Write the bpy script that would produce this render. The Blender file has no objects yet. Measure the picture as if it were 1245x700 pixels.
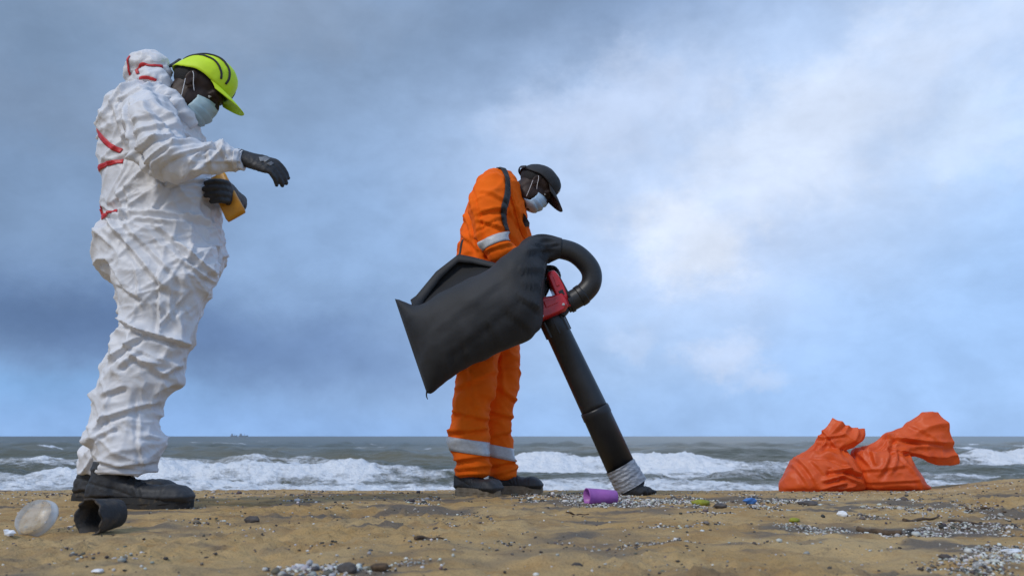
import bpy, bmesh, math, random
import numpy as np
from mathutils import Vector, Matrix
from mathutils.bvhtree import BVHTree

random.seed(7)
RNG = np.random.default_rng(11)
scene = bpy.context.scene
COL = scene.collection
R = math.radians

# ------------------------------------------------------------------ camera
CAMZ = 0.25
LENS = 28.0
FPX = LENS / 36.0 * 1245.0
TILT = math.atan(180.0 / FPX)
cam_d = bpy.data.cameras.new('camera')
cam_d.sensor_width = 36.0
cam_d.sensor_fit = 'HORIZONTAL'
cam_d.lens = LENS
cam_d.clip_start = 0.05
cam_d.clip_end = 20000
cam_d.dof.use_dof = True
cam_d.dof.focus_distance = 3.5
cam_d.dof.aperture_fstop = 5.0
cam = bpy.data.objects.new('camera', cam_d)
COL.objects.link(cam)
cam.location = (0, 0, CAMZ)
cam.rotation_euler = (math.pi / 2 + TILT, 0, 0)
scene.camera = cam

# ------------------------------------------------------------------ exposure
scene.view_settings.view_transform = 'Standard'
scene.view_settings.look = 'None'
scene.view_settings.exposure = 0.28
scene.view_settings.gamma = 1.0
scene.view_settings.use_curve_mapping = False

# ------------------------------------------------------------------ sky + sun
SUN_DIR = Vector((-0.55, -0.62, 0.80)).normalized()      # towards the sun
SUN_EL = math.asin(SUN_DIR.z)
SUN_AZ = math.atan2(SUN_DIR.x, SUN_DIR.y)
sun_d = bpy.data.lights.new('sun', 'SUN')
sun_d.energy = 1.5
sun_d.angle = R(14)
sun_d.color = (1.0, 0.95, 0.88)
sun = bpy.data.objects.new('sun', sun_d)
COL.objects.link(sun)
sun.rotation_euler = SUN_DIR.to_track_quat('Z', 'Y').to_euler()

world = bpy.data.worlds.new('World')
scene.world = world
world.use_nodes = True
wt = world.node_tree
wt.nodes.clear()


class NG:
    """tiny helper for writing node maths"""
    def __init__(self, tree):
        self.t = tree

    def new(self, typ, **kw):
        n = self.t.nodes.new(typ)
        for k, v in kw.items():
            setattr(n, k, v)
        return n

    def put(self, sock, val):
        if isinstance(val, bpy.types.NodeSocket):
            self.t.links.new(val, sock)
        else:
            sock.default_value = val

    def m(self, op, a, b=0.0, c=0.0, clamp=False):
        n = self.new('ShaderNodeMath', operation=op, use_clamp=clamp)
        self.put(n.inputs[0], a)
        self.put(n.inputs[1], b)
        self.put(n.inputs[2], c)
        return n.outputs[0]

    def add(self, a, b): return self.m('ADD', a, b)
    def sub(self, a, b): return self.m('SUBTRACT', a, b)
    def mul(self, a, b): return self.m('MULTIPLY', a, b)

    def ramp(self, x, lo, hi):
        n = self.new('ShaderNodeMapRange', interpolation_type='SMOOTHSTEP', clamp=True)
        self.put(n.inputs[0], x)
        n.inputs[1].default_value = lo
        n.inputs[2].default_value = hi
        return n.outputs[0]

    def mix(self, f, a, b, blend='MIX'):
        n = self.new('ShaderNodeMix', data_type='RGBA', blend_type=blend)
        self.put(n.inputs[0], f)
        self.put(n.inputs[6], a if not isinstance(a, tuple) else (*a[:3], 1))
        self.put(n.inputs[7], b if not isinstance(b, tuple) else (*b[:3], 1))
        return n.outputs[2]

    def noise(self, vec, scale, detail=5, rough=0.55, dist=0.0, col=False):
        n = self.new('ShaderNodeTexNoise')
        if vec is not None:
            self.put(n.inputs['Vector'], vec)
        n.inputs['Scale'].default_value = scale
        n.inputs['Detail'].default_value = detail
        n.inputs['Roughness'].default_value = rough
        n.inputs['Distortion'].default_value = dist
        return n.outputs[1] if col else n.outputs[0]

    def vscale(self, vec, s, off=(0, 0, 0)):
        n = self.new('ShaderNodeMapping')
        self.put(n.inputs[0], vec)
        n.inputs[1].default_value = off
        n.inputs[3].default_value = s
        return n.outputs[0]


def srgb(r, g, b):
    f = lambda c: (c / 255) / 12.92 if c / 255 <= 0.04045 else ((c / 255 + 0.055) / 1.055) ** 2.4
    return (f(r), f(g), f(b))


def pix_dir(px, py):
    u = (px - 622.5) / FPX
    v = (350 - py) / FPX
    d = Vector((u, math.cos(TILT) - v * math.sin(TILT), math.sin(TILT) + v * math.cos(TILT)))
    return d


def build_sky():
    g = NG(wt)
    tc = g.new('ShaderNodeTexCoord')
    d = tc.outputs['Generated']
    nish = g.new('ShaderNodeTexSky', sky_type='NISHITA')
    nish.sun_disc = False
    nish.sun_elevation = SUN_EL
    nish.sun_rotation = SUN_AZ
    nish.air_density = 1.0
    nish.dust_density = 1.5
    # warp of the direction -> ragged cloud outlines
    w1 = g.noise(g.vscale(d, (1, 1, 1.5)), 3.2, 6, 0.55, 0.2, True)
    w2 = g.noise(g.vscale(d, (1, 1, 1.3)), 13.0, 8, 0.66, 0.1, True)
    def warp(amount, fine):
        a = g.new('ShaderNodeVectorMath', operation='SUBTRACT')
        g.put(a.inputs[0], w1); a.inputs[1].default_value = (.5, .5, .5)
        a2 = g.new('ShaderNodeVectorMath', operation='SCALE')
        g.put(a2.inputs[0], a.outputs[0]); a2.inputs['Scale'].default_value = amount
        b = g.new('ShaderNodeVectorMath', operation='SUBTRACT')
        g.put(b.inputs[0], w2); b.inputs[1].default_value = (.5, .5, .5)
        b2 = g.new('ShaderNodeVectorMath', operation='SCALE')
        g.put(b2.inputs[0], b.outputs[0]); b2.inputs['Scale'].default_value = fine
        c = g.new('ShaderNodeVectorMath', operation='ADD')
        g.put(c.inputs[0], a2.outputs[0]); g.put(c.inputs[1], b2.outputs[0])
        e = g.new('ShaderNodeVectorMath', operation='ADD')
        g.put(e.inputs[0], d); g.put(e.inputs[1], c.outputs[0])
        s = g.new('ShaderNodeSeparateXYZ')
        g.put(s.inputs[0], e.outputs[0])
        return s.outputs[0], s.outputs[2]
    soft = warp(0.13, 0.05)
    crisp = warp(0.08, 0.10)
    def blob(px, py, rx, ry, ang=0.0, xy=soft, power=1.0):
        c = pix_dir(px, py).normalized()
        sx, sz = rx / FPX, ry / FPX
        ex = g.sub(xy[0], c.x); ez = g.sub(xy[1], c.z)
        ca, sa = math.cos(R(ang)), math.sin(R(ang))
        p = g.mul(g.add(g.mul(ex, ca), g.mul(ez, sa)), 1 / sx)
        q = g.mul(g.sub(g.mul(ez, ca), g.mul(ex, sa)), 1 / sz)
        r2 = g.add(g.mul(p, p), g.mul(q, q))
        return g.mul(g.m('POWER', 2.71828, g.mul(r2, -1.0)), power)
    blue = g.mix(1.0, nish.outputs[0], (0.10, 0.10, 0.10), 'MULTIPLY')
    # clear sky seen through thin high cloud
    col = g.mix(0.80, blue, srgb(150, 184, 232))
    big = g.noise(g.vscale(d, (1, 1, 2.0)), 2.4, 7, 0.55, 0.3)
    med = g.noise(g.vscale(d, (1, 1, 1.6)), 6.5, 7, 0.6, 0.25)
    # general cover, same kind everywhere round the sky
    sep = g.new('ShaderNodeSeparateXYZ'); g.put(sep.inputs[0], d)
    cover = g.ramp(g.add(g.add(big, g.mul(sep.outputs[2], 0.35)), g.mul(sep.outputs[0], -0.18)), 0.40, 0.72)
    col = g.mix(g.mul(cover, 0.75), col, srgb(140, 168, 208))
    K = 0.88          # the picture is exposed a little up; these are the colours seen
    def seen(r, gg, b_):
        c = srgb(r, gg, b_)
        return tuple(v * K for v in c)
    feats = [
        # px, py, rx, ry, angle, colour seen, strength, crisp?
        (1230, 310, 300, 200, 10, (150, 194, 246), 0.85, 0),
        (1010, 430, 520, 170, 0, (160, 195, 242), 0.85, 0),
        (640, 400, 220, 160, 0, (152, 188, 232), 0.8, 0),
        (10, 482, 260, 44, -3, (138, 188, 242), 0.95, 0),
        (300, 515, 420, 30, 0, (140, 178, 230), 0.85, 0),
        (160, 60, 380, 160, 0, (112, 132, 156), 0.9, 0),
        (40, 230, 230, 170, 0, (112, 138, 172), 0.8, 0),
        (430, 120, 280, 130, 10, (138, 162, 194), 0.8, 0),
        (480, 300, 250, 170, 0, (140, 172, 214), 0.8, 0),
        (110, 392, 300, 56, -6, (86, 112, 152), 0.9, 0),
        (350, 425, 210, 55, 0, (106, 134, 178), 0.75, 0),
        (330, 30, 150, 40, 10, (146, 164, 190), 0.55, 1),
        (60, 120, 120, 40, -10, (126, 146, 174), 0.5, 1),
        (700, 30, 290, 58, 6, (112, 134, 164), 0.85, 0),
        (900, -20, 230, 50, 12, (126, 154, 194), 0.8, 0),
        (1190, 20, 150, 60, 0, (160, 190, 232), 0.7, 0),
        (800, 160, 230, 90, 8, (184, 206, 240), 0.8, 0),
        (990, 195, 300, 150, 22, (196, 215, 244), 0.9, 0),
        (860, 290, 120, 110, 30, (192, 211, 243), 0.7, 0),
        (740, 135, 100, 46, 8, (198, 213, 240), 0.6, 1),
        (930, 190, 120, 70, 26, (214, 226, 246), 0.7, 1),
        (1070, 110, 130, 62, 24, (208, 222, 245), 0.6, 1),
        (1215, 160, 70, 46, 0, (206, 223, 246), 0.6, 1),
        (838, 295, 54, 56, 30, (220, 230, 247), 0.8, 1),
        (885, 435, 38, 26, 0, (206, 220, 245), 0.65, 1),
        (772, 415, 34, 17, 0, (190, 210, 241), 0.5, 1),
        (930, 468, 36, 18, 0, (198, 215, 243), 0.55, 1),
    ]
    bil = g.noise(g.vscale(d, (1, 1, 1.25)), 9.0, 10, 0.64, 0.15)
    for px, py, rx, ry, a, c, s, cr in feats:
        if cr:
            raw = blob(px, py, rx * 1.15, ry * 1.15, a, crisp, 1.0)
            mk_ = g.mul(g.ramp(g.add(raw, g.mul(g.sub(bil, 0.5), 1.5)), 0.10, 1.0), s)
            mk_ = g.mul(mk_, g.ramp(raw, 0.02, 0.25))
        else:
            mk_ = blob(px, py, rx, ry, a, soft, s)
        col = g.mix(mk_, col, seen(*c))
    # billows: gentle light and dark mottling inside the cloud
    mot = g.ramp(med, 0.25, 0.75)
    mot2 = g.ramp(g.noise(g.vscale(d, (1, 1, 1.5)), 17, 6, 0.6, 0.2), 0.3, 0.7)
    f = g.add(0.885, g.add(g.mul(mot, 0.17), g.mul(mot2, 0.08)))
    comb = g.new('ShaderNodeCombineColor')
    for i in range(3):
        g.put(comb.inputs[i], f)
    col = g.mix(1.0, col, comb.outputs[0], 'MULTIPLY')
    bg = g.new('ShaderNodeBackground')
    g.put(bg.inputs[0], col)
    bg.inputs[1].default_value = 1.0
    out = g.new('ShaderNodeOutputWorld')
    wt.links.new(bg.outputs[0], out.inputs[0])


build_sky()


# ------------------------------------------------------------------ numpy noise
def _hash(ix, iy, iz, seed):
    h = (ix * 374761393 + iy * 668265263 + iz * 2147483647 + seed * 1274126177) & 0xFFFFFFFF
    h = ((h ^ (h >> 13)) * 1274126177) & 0xFFFFFFFF
    h = (h ^ (h >> 16)) & 0xFFFFFFFF
    h = (h * 2246822519) & 0xFFFFFFFF
    return (h ^ (h >> 15)) & 0xFFFFFFFF


_G = RNG.normal(size=(256, 3))
_G /= np.linalg.norm(_G, axis=1)[:, None]


def perlin(P, seed=0):
    P = np.asarray(P, float)
    i = np.floor(P).astype(np.int64)
    f = P - i
    u = f * f * f * (f * (f * 6 - 15) + 10)
    res = 0
    flat = bool(np.all(f[:, 2] == 0))
    for dx in (0, 1):
        wx = u[:, 0] if dx else 1 - u[:, 0]
        for dy in (0, 1):
            wy = u[:, 1] if dy else 1 - u[:, 1]
            for dz in ((0,) if flat else (0, 1)):
                wz = u[:, 2] if dz else 1 - u[:, 2]
                gr = _G[_hash(i[:, 0] + dx, i[:, 1] + dy, i[:, 2] + dz, seed) & 255]
                dt = (f[:, 0] - dx) * gr[:, 0] + (f[:, 1] - dy) * gr[:, 1] + (f[:, 2] - dz) * gr[:, 2]
                res = res + wx * wy * wz * dt
    return res * 1.6


def fbm(P, octv=4, seed=0, gain=0.5):
    P = np.asarray(P, float)
    s = 0; a = 1.0
    for k in range(octv):
        s = s + a * perlin(P * (2.03 ** k) + np.array([17.3, 11.7, 5.0]) * k, seed + k)
        a *= gain
    return s


def ridged(P, octv=3, seed=0, gain=0.5):
    s = 0; a = 1.0
    for k in range(octv):
        s = s + a * (1 - 2 * np.abs(perlin(P * (2.03 ** k) + np.array([9.1, 6.3, 3.0]) * k, seed + k)))
        a *= gain
    return s


def sstep(a, b, x):
    t = np.clip((x - a) / (b - a), 0, 1)
    return t * t * (3 - 2 * t)


def P2(x, y, z=0.0):
    x = np.asarray(x, float).ravel(); y = np.asarray(y, float).ravel()
    return np.stack([x, y, np.full_like(x, z)], 1)


# ------------------------------------------------------------------ pixel of the photograph -> world point at depth y
def W(px, py, Y):
    d = pix_dir(px, py)
    s = Y / d.y
    return np.array([d.x * s, Y, CAMZ + d.z * s])


# ------------------------------------------------------------------ materials
MATS = {}


def mat(name, col, rough=0.6, col2=None, vscale=8.0, vdetail=5, bump=0.0, bscale=60.0, bdist=0.002,
        metallic=0.0, spec=0.5, sheen=0.0, alpha=1.0, trans=0.0, translucent=0.0, coat=0.0, stretch=(1, 1, 1), lo=.35, hi=.65, crinkle=None):
    m = bpy.data.materials.new(name)
    m.use_nodes = True
    t = m.node_tree
    b = t.nodes['Principled BSDF']
    g = NG(t)
    tc = g.new('ShaderNodeTexCoord').outputs['Object']
    vec = g.vscale(tc, stretch)
    if col2 is not None:
        f = g.ramp(g.noise(vec, vscale, vdetail, 0.6), lo, hi)
        c = g.mix(f, col, col2)
        t.links.new(c, b.inputs['Base Color'])
    else:
        b.inputs['Base Color'].default_value = (*col, 1)
    b.inputs['Roughness'].default_value = rough
    b.inputs['Metallic'].default_value = metallic
    b.inputs['Specular IOR Level'].default_value = spec
    b.inputs['Sheen Weight'].default_value = sheen
    b.inputs['Alpha'].default_value = alpha
    b.inputs['Transmission Weight'].default_value = trans
    b.inputs['Coat Weight'].default_value = coat
    if bump > 0:
        bn = g.new('ShaderNodeBump')
        bn.inputs['Strength'].default_value = bump
        bn.inputs['Distance'].default_value = bdist
        g.put(bn.inputs['Height'], g.noise(vec, bscale, 5, 0.6))
        t.links.new(bn.outputs[0], b.inputs['Normal'])
    if crinkle:
        h = None
        for k, (sc, amp) in enumerate(crinkle[0]):
            r_ = g.mul(g.m('ABSOLUTE', g.sub(g.noise(g.vscale(vec, (1, 1, 1), (k * 3.1, 1.7, k)), sc, 2, 0.5, 0.6), 0.5)), -amp)
            h = r_ if h is None else g.add(h, r_)
        b2 = g.new('ShaderNodeBump')
        b2.inputs['Strength'].default_value = 1.0
        b2.inputs['Distance'].default_value = crinkle[1]
        g.put(b2.inputs['Height'], h)
        if bump > 0:
            t.links.new(bn.outputs[0], b2.inputs['Normal'])
        t.links.new(b2.outputs[0], b.inputs['Normal'])
    if translucent > 0:
        tr = g.new('ShaderNodeBsdfTranslucent')
        tr.inputs[0].default_value = (*col, 1)
        mx = g.new('ShaderNodeMixShader')
        mx.inputs[0].default_value = translucent
        t.links.new(b.outputs[0], mx.inputs[1])
        t.links.new(tr.outputs[0], mx.inputs[2])
        t.links.new(mx.outputs[0], t.nodes['Material Output'].inputs[0])
    MATS[name] = m
    return m


def sand_material():
    m = bpy.data.materials.new('sand')
    m.use_nodes = True
    t = m.node_tree
    b = t.nodes['Principled BSDF']
    g = NG(t)
    pos = g.new('ShaderNodeNewGeometry').outputs['Position']
    a = g.noise(pos, 1.7, 6, 0.6, 0.3)
    p2 = g.noise(pos, 6.0, 6, 0.65, 0.2)
    col = g.mix(g.ramp(a, 0.35, 0.65), (0.47, 0.295, 0.115), (0.56, 0.385, 0.18))
    col = g.mix(g.mul(g.ramp(p2, 0.47, 0.66), 0.65), col, (0.36, 0.205, 0.075))
    # dark heavy-mineral sand lying in streaks and patches
    st = g.noise(g.vscale(pos, (0.8, 1.5, 1.0)), 2.6, 6, 0.62, 0.5)
    dk = g.new('ShaderNodeAttribute', attribute_name='dark').outputs['Fac']
    col = g.mix(g.mul(g.ramp(st, 0.50, 0.66), 0.55), col, (0.20, 0.155, 0.105))
    st2 = g.noise(g.vscale(pos, (0.9, 1.3, 1.0), (4, 2, 0)), 9.0, 6, 0.7, 0.6)
    col = g.mix(g.mul(g.ramp(st2, 0.54, 0.70), 0.6), col, (0.17, 0.125, 0.075))
    col = g.mix(g.mul(dk, 0.85), col, (0.125, 0.112, 0.10))
    fine = g.noise(pos, 260, 4, 0.75)
    col = g.mix(g.mul(g.ramp(fine, 0.50, 0.70), 0.65), col, (0.13, 0.085, 0.045))
    fine2 = g.noise(g.vscale(pos, (1, 1, 1), (3, 1, 7)), 300, 3, 0.7)
    col = g.mix(g.mul(g.ramp(fine2, 0.58, 0.74), 0.55), col, (0.55, 0.45, 0.30))
    t.links.new(col, b.inputs['Base Color'])
    b.inputs['Roughness'].default_value = 0.85
    b.inputs['Specular IOR Level'].default_value = 0.25
    bn = g.new('ShaderNodeBump')
    bn.inputs['Strength'].default_value = 0.9
    bn.inputs['Distance'].default_value = 0.008
    h = g.add(g.noise(pos, 70, 6, 0.7), g.mul(g.noise(pos, 350, 3, 0.7), 0.5))
    g.put(bn.inputs['Height'], h)
    t.links.new(bn.outputs[0], b.inputs['Normal'])
    return m


def sea_material():
    m = bpy.data.materials.new('sea_water')
    m.use_nodes = True
    t = m.node_tree
    b = t.nodes['Principled BSDF']
    g = NG(t)
    pos = g.new('ShaderNodeNewGeometry').outputs['Position']
    foam = g.new('ShaderNodeAttribute', attribute_name='foam').outputs['Fac']
    n1 = g.noise(g.vscale(pos, (0.8, 1.4, 1.6)), 1.6, 8, 0.68, 0.5)
    n2 = g.noise(g.vscale(pos, (1, 1.5, 1.5)), 7.0, 5, 0.65, 0.3)
    nn = g.add(g.mul(n1, 0.7), g.mul(n2, 0.3))
    f = g.ramp(g.add(foam, g.mul(g.sub(nn, 0.5), 1.5)), 0.40, 0.72)
    silt = g.noise(g.vscale(pos, (0.02, 0.05, 1)), 1.0, 4, 0.5)
    wcol = g.mix(g.ramp(silt, 0.35, 0.65), (0.085, 0.090, 0.064), (0.135, 0.125, 0.082))
    col = g.mix(f, wcol, (0.78, 0.80, 0.82))
    t.links.new(col, b.inputs['Base Color'])
    g.put(b.inputs['Roughness'], g.add(0.30, g.mul(f, 0.6)))
    b.inputs['Specular IOR Level'].default_value = 0.35
    b.inputs['IOR'].default_value = 1.33
    bn = g.new('ShaderNodeBump')
    bn.inputs['Strength'].default_value = 1.0
    bn.inputs['Distance'].default_value = 0.16
    hh = g.add(g.mul(g.noise(g.vscale(pos, (0.5, 1.2, 1)), 1.1, 7, 0.62, 0.3), 1.0), g.mul(g.mul(n2, f), 0.7))
    g.put(bn.inputs['Height'], hh)
    t.links.new(bn.outputs[0], b.inputs['Normal'])
    return m


M_sand = sand_material()
M_sea = sea_material()
mat('tyvek', (0.70, 0.70, 0.715), 0.5, (0.63, 0.63, 0.645), 5, 4, bump=0.25, bscale=90, bdist=0.002, spec=0.4, crinkle=(((6, 1.0), (13, .5)), .016))
mat('tyvek_red', (0.62, 0.025, 0.03), 0.5, (0.5, 0.02, 0.025), 20)
mat('skin', (0.030, 0.017, 0.013), 0.55, (0.044, 0.025, 0.018), 30, spec=0.3, bump=0.2, bscale=250, bdist=0.001)
mat('hair', (0.008, 0.007, 0.007), 0.8, bump=0.8, bscale=300, bdist=0.003)
mat('eye', (0.6, 0.57, 0.52), 0.2)
mat('iris', (0.01, 0.007, 0.005), 0.15)
mat('hi_vis', (0.62, 0.85, 0.01), 0.6, (0.56, 0.78, 0.008), 14, bump=0.2, bscale=500, bdist=0.001)
mat('black_fabric', (0.014, 0.015, 0.017), 0.75, (0.020, 0.021, 0.024), 12, bump=0.4, bscale=420, bdist=0.001, sheen=0.04)
mat('bag_fabric', (0.014, 0.015, 0.017), 0.7, (0.021, 0.022, 0.025), 6, bump=0.35, bscale=300, bdist=0.001, sheen=0.03, crinkle=(((5, 1.0), (12, .3)), .006))
mat('bag_inner_shade', (0.006, 0.006, 0.007), 0.8, (0.009, 0.009, 0.010), 9)  # near-black colour stands in for the shade inside the open bag
mat('mask_green', (0.42, 0.55, 0.58), 0.7, (0.36, 0.49, 0.52), 25, bump=0.2, bscale=400)
mat('mask_blue', (0.34, 0.50, 0.68), 0.7, (0.45, 0.60, 0.74), 25, bump=0.2, bscale=400)
mat('elastic', (0.75, 0.75, 0.75), 0.6)
mat('glove', (0.014, 0.014, 0.015), 0.55, (0.028, 0.026, 0.025), 40, bump=0.6, bscale=260, bdist=0.0015)
mat('glove_print', (0.20, 0.21, 0.22), 0.5, (0.12, 0.12, 0.13), 90)
mat('amber', (0.62, 0.27, 0.01), 0.4, (0.50, 0.20, 0.01), 30)
mat('boot_leather', (0.020, 0.021, 0.023), 0.6, (0.036, 0.036, 0.038), 18, bump=0.5, bscale=140, bdist=0.002)
mat('boot_sole', (0.018, 0.017, 0.016), 0.8, (0.075, 0.055, 0.032), 45, lo=.5, hi=.72)
mat('tan_sole', (0.24, 0.19, 0.13), 0.75, (0.17, 0.13, 0.08), 30)
mat('orange_cotton', (0.90, 0.145, 0.002), 0.8, (0.83, 0.125, 0.002), 9, bump=0.35, bscale=300, bdist=0.0015, spec=0.2)
mat('reflective', (0.50, 0.51, 0.52), 0.35, (0.42, 0.43, 0.44), 60, bump=0.3, bscale=300)
mat('black_plastic', (0.009, 0.009, 0.010), 0.42, (0.015, 0.015, 0.016), 12, bump=0.15, bscale=200)
mat('hose_rubber', (0.015, 0.015, 0.016), 0.45, (0.021, 0.021, 0.021), 14, bump=0.2, bscale=120)
mat('red_plastic', (0.55, 0.012, 0.018), 0.28, (0.42, 0.01, 0.014), 18, coat=0.3)
mat('duct_tape', (0.22, 0.23, 0.25), 0.32, (0.34, 0.35, 0.38), 40, metallic=0.2, bump=0.9, bscale=60, bdist=0.006, stretch=(1, 1, 3))
mat('orange_film', (0.84, 0.135, 0.022), 0.5, (0.78, 0.115, 0.018), 9, bump=0.1, bscale=90, bdist=0.002, translucent=0.28, crinkle=(((8, 1.0), (18, .5)), .012))
mat('purple_plastic', (0.56, 0.20, 0.60), 0.4, (0.48, 0.15, 0.52), 30, translucent=0.35)
mat('dark_plastic', (0.022, 0.020, 0.019), 0.7, (0.085, 0.062, 0.040), 24, bump=0.7, bscale=80, bdist=.004, lo=.45, hi=.7)
mat('clear_plastic', (0.62, 0.62, 0.60), 0.3, (0.35, 0.32, 0.27), 30, alpha=0.42)
mat('cloudy_rim', (0.66, 0.67, 0.66), 0.35, (0.5, 0.5, 0.48), 30, alpha=0.75)
mat('ship_haze_tone', (0.26, 0.31, 0.38), 0.7)  # distance haze put into the ships' colour
mat('stone_dark', (0.055, 0.048, 0.045), 0.8, (0.11, 0.095, 0.085), 25, bump=0.7, bscale=60, bdist=0.006)
mat('driftwood', (0.055, 0.033, 0.018), 0.85, (0.12, 0.075, 0.04), 40, bump=0.8, bscale=90, bdist=0.004)
mat('blue_scrap', (0.05, 0.16, 0.42), 0.5)
mat('white_scrap', (0.72, 0.73, 0.74), 0.5)
mat('moss_scrap', (0.30, 0.30, 0.02), 0.7, (0.2, 0.22, 0.02), 60)


def attr_material(name, attr, rough=0.7):
    m = bpy.data.materials.new(name)
    m.use_nodes = True
    t = m.node_tree
    a = t.nodes.new('ShaderNodeAttribute')
    a.attribute_name = attr
    t.links.new(a.outputs['Color'], t.nodes['Principled BSDF'].inputs['Base Color'])
    t.nodes['Principled BSDF'].inputs['Roughness'].default_value = rough
    return m


M_grit = attr_material('grit', 'tint')


# ------------------------------------------------------------------ mesh helpers
ORG = {}


def empty(name, loc):
    o = bpy.data.objects.new(name, None)
    o.empty_display_size = 0.1
    COL.objects.link(o)
    o.location = Vector([float(c) for c in loc])
    ORG[o.name] = np.array(loc, float)
    return o


def tag(o, label, cat, group=None):
    o['label'] = label
    o['category'] = cat
    if group:
        o['group'] = group
    return o


def mk(name, raw, m, parent=None, loc=None, smooth=True):
    V, F = raw
    V = np.asarray(V, float)
    if parent is not None:
        org = ORG[parent.name]
    else:
        org = np.array(loc if loc is not None else (0, 0, 0), float)
    me = bpy.data.meshes.new(name)
    me.from_pydata((V - org).tolist(), [], [tuple(int(i) for i in f) for f in F])
    me.materials.append(MATS[m] if isinstance(m, str) else m)
    if smooth:
        me.polygons.foreach_set('use_smooth', [True] * len(me.polygons))
    me.update()
    o = bpy.data.objects.new(name, me)
    COL.objects.link(o)
    if parent is not None:
        o.parent = parent
    else:
        o.location = Vector([float(c) for c in org])
    ORG[o.name] = org
    return o


def solid(o, th, off=0.0):
    md = o.modifiers.new('thick', 'SOLIDIFY')
    md.thickness = th
    md.offset = off
    return o


def subsurf(o, n=1):
    md = o.modifiers.new('sub', 'SUBSURF')
    md.levels = n
    md.render_levels = n
    return o


def bevel(o, w, seg=2):
    md = o.modifiers.new('bevel', 'BEVEL')
    md.width = w
    md.segments = seg
    md.limit_method = 'ANGLE'
    return o


def join(parts):
    V = []; F = []; n = 0
    for v, f in parts:
        v = np.asarray(v, float)
        V.append(v)
        F += [tuple(i + n for i in q) for q in f]
        n += len(v)
    return np.concatenate(V), F


def rings_to_mesh(rings, cap=(True, True), closed=True):
    rings = [np.asarray(r, float) for r in rings]
    n = len(rings[0]); k = len(rings)
    V = np.concatenate(rings)
    F = []
    for i in range(k - 1):
        for j in range(n if closed else n - 1):
            j2 = (j + 1) % n
            F.append((i * n + j, i * n + j2, (i + 1) * n + j2, (i + 1) * n + j))
    if cap[0]:
        V = np.vstack([V, rings[0].mean(0)]); c = len(V) - 1
        for j in range(n):
            F.append((c, (j + 1) % n, j))
    if cap[1]:
        V = np.vstack([V, rings[-1].mean(0)]); c = len(V) - 1
        o = (k - 1) * n
        for j in range(n):
            F.append((c, o + j, o + (j + 1) % n))
    return V, F


def ell(C, A, B, n=24, p=2.0, phase=0.0):
    th = np.linspace(0, 2 * math.pi, n, endpoint=False) + phase
    c, s = np.cos(th), np.sin(th)
    if p != 2.0:
        c = np.sign(c) * np.abs(c) ** (2 / p)
        s = np.sign(s) * np.abs(s) ** (2 / p)
    return np.asarray(C) + np.outer(c, A) + np.outer(s, B)


def unit(v):
    v = np.asarray(v, float)
    return v / (np.linalg.norm(v) + 1e-12)


def catmull(P, sub):
    P = np.asarray(P, float)
    Q = np.vstack([2 * P[0] - P[1], P, 2 * P[-1] - P[-2]])
    out = []
    for i in range(1, len(Q) - 2):
        a, b, c, d = Q[i - 1], Q[i], Q[i + 1], Q[i + 2]
        for k in range(sub):
            t = k / sub
            out.append(0.5 * ((2 * b) + (c - a) * t + (2 * a - 5 * b + 4 * c - d) * t * t + (3 * b - a - 3 * c + d) * t ** 3))
    out.append(Q[-2])
    return np.array(out)


def limb(pts, radii, n=16, sub=4, squash=1.0, side=(0, 1, 0), cap=(True, True), p=2.0):
    """tube through points; squash scales the radius along `side`"""
    pts = np.asarray(pts, float)
    radii = np.asarray(radii, float).reshape(len(pts), -1)
    D = catmull(np.hstack([pts, radii]), sub) if sub > 1 else np.hstack([pts, radii])
    C, Rr = D[:, :3], D[:, 3:]
    T = np.gradient(C, axis=0)
    rings = []
    side = np.asarray(side, float)
    for i in range(len(C)):
        t = unit(T[i])
        B = side - t * side.dot(t)
        if np.linalg.norm(B) < 1e-3:
            B = np.array([1.0, 0, 0]) - t * t[0]
        B = unit(B)
        A = np.cross(B, t)
        r = Rr[i, 0]
        rb = Rr[i, 1] if Rr.shape[1] > 1 else r * squash
        rings.append(ell(C[i], A * r, B * rb, n, p))
        side = B
    return rings_to_mesh(rings, cap)


def rows(tab, Y, n=32, p=2.3, sub=3):
    """body rows: (py, px_back, px_front, half depth) on depth plane Y (number, or last column per row)"""
    S = []
    for r in tab:
        py, l, rr, hd = r[:4]
        y = r[4] if len(r) > 4 else Y
        a = W(l, py, y); b = W(rr, py, y)
        S.append([*((a + b) / 2), (b[0] - a[0]) / 2, hd])
    S = catmull(np.array(S), sub)
    return rings_to_mesh([ell(s[:3], (s[3], 0, 0), (0, s[4], 0), n, p) for s in S])


def ball(C, r, rot=None, nu=20, nv=12):
    r = np.asarray(r, float) * np.ones(3)
    rings = []
    for i in range(1, nv):
        ph = math.pi * i / nv
        z = -math.cos(ph); s = math.sin(ph)
        th = np.linspace(0, 2 * math.pi, nu, endpoint=False)
        rings.append(np.stack([s * np.cos(th), s * np.sin(th), np.full(nu, z)], 1))
    V, F = rings_to_mesh(rings)
    V[-2] = (0, 0, -1); V[-1] = (0, 0, 1)
    V = V * r
    if rot is not None:
        V = V @ np.array(rot).T
    return V + np.asarray(C), F


def box(C, s, rot=None):
    s = np.asarray(s, float) / 2
    V = np.array([[x, y, z] for x in (-1, 1) for y in (-1, 1) for z in (-1, 1)]) * s
    F = [(0, 1, 3, 2), (4, 6, 7, 5), (0, 4, 5, 1), (2, 3, 7, 6), (0, 2, 6, 4), (1, 5, 7, 3)]
    if rot is not None:
        V = V @ np.array(rot).T
    return V + np.asarray(C), F


def frame(x, y):
    x = unit(x)
    y = np.asarray(y, float)
    y = unit(y - x * x.dot(y))
    z = np.cross(x, y)
    return np.stack([x, y, z], 1)


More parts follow.
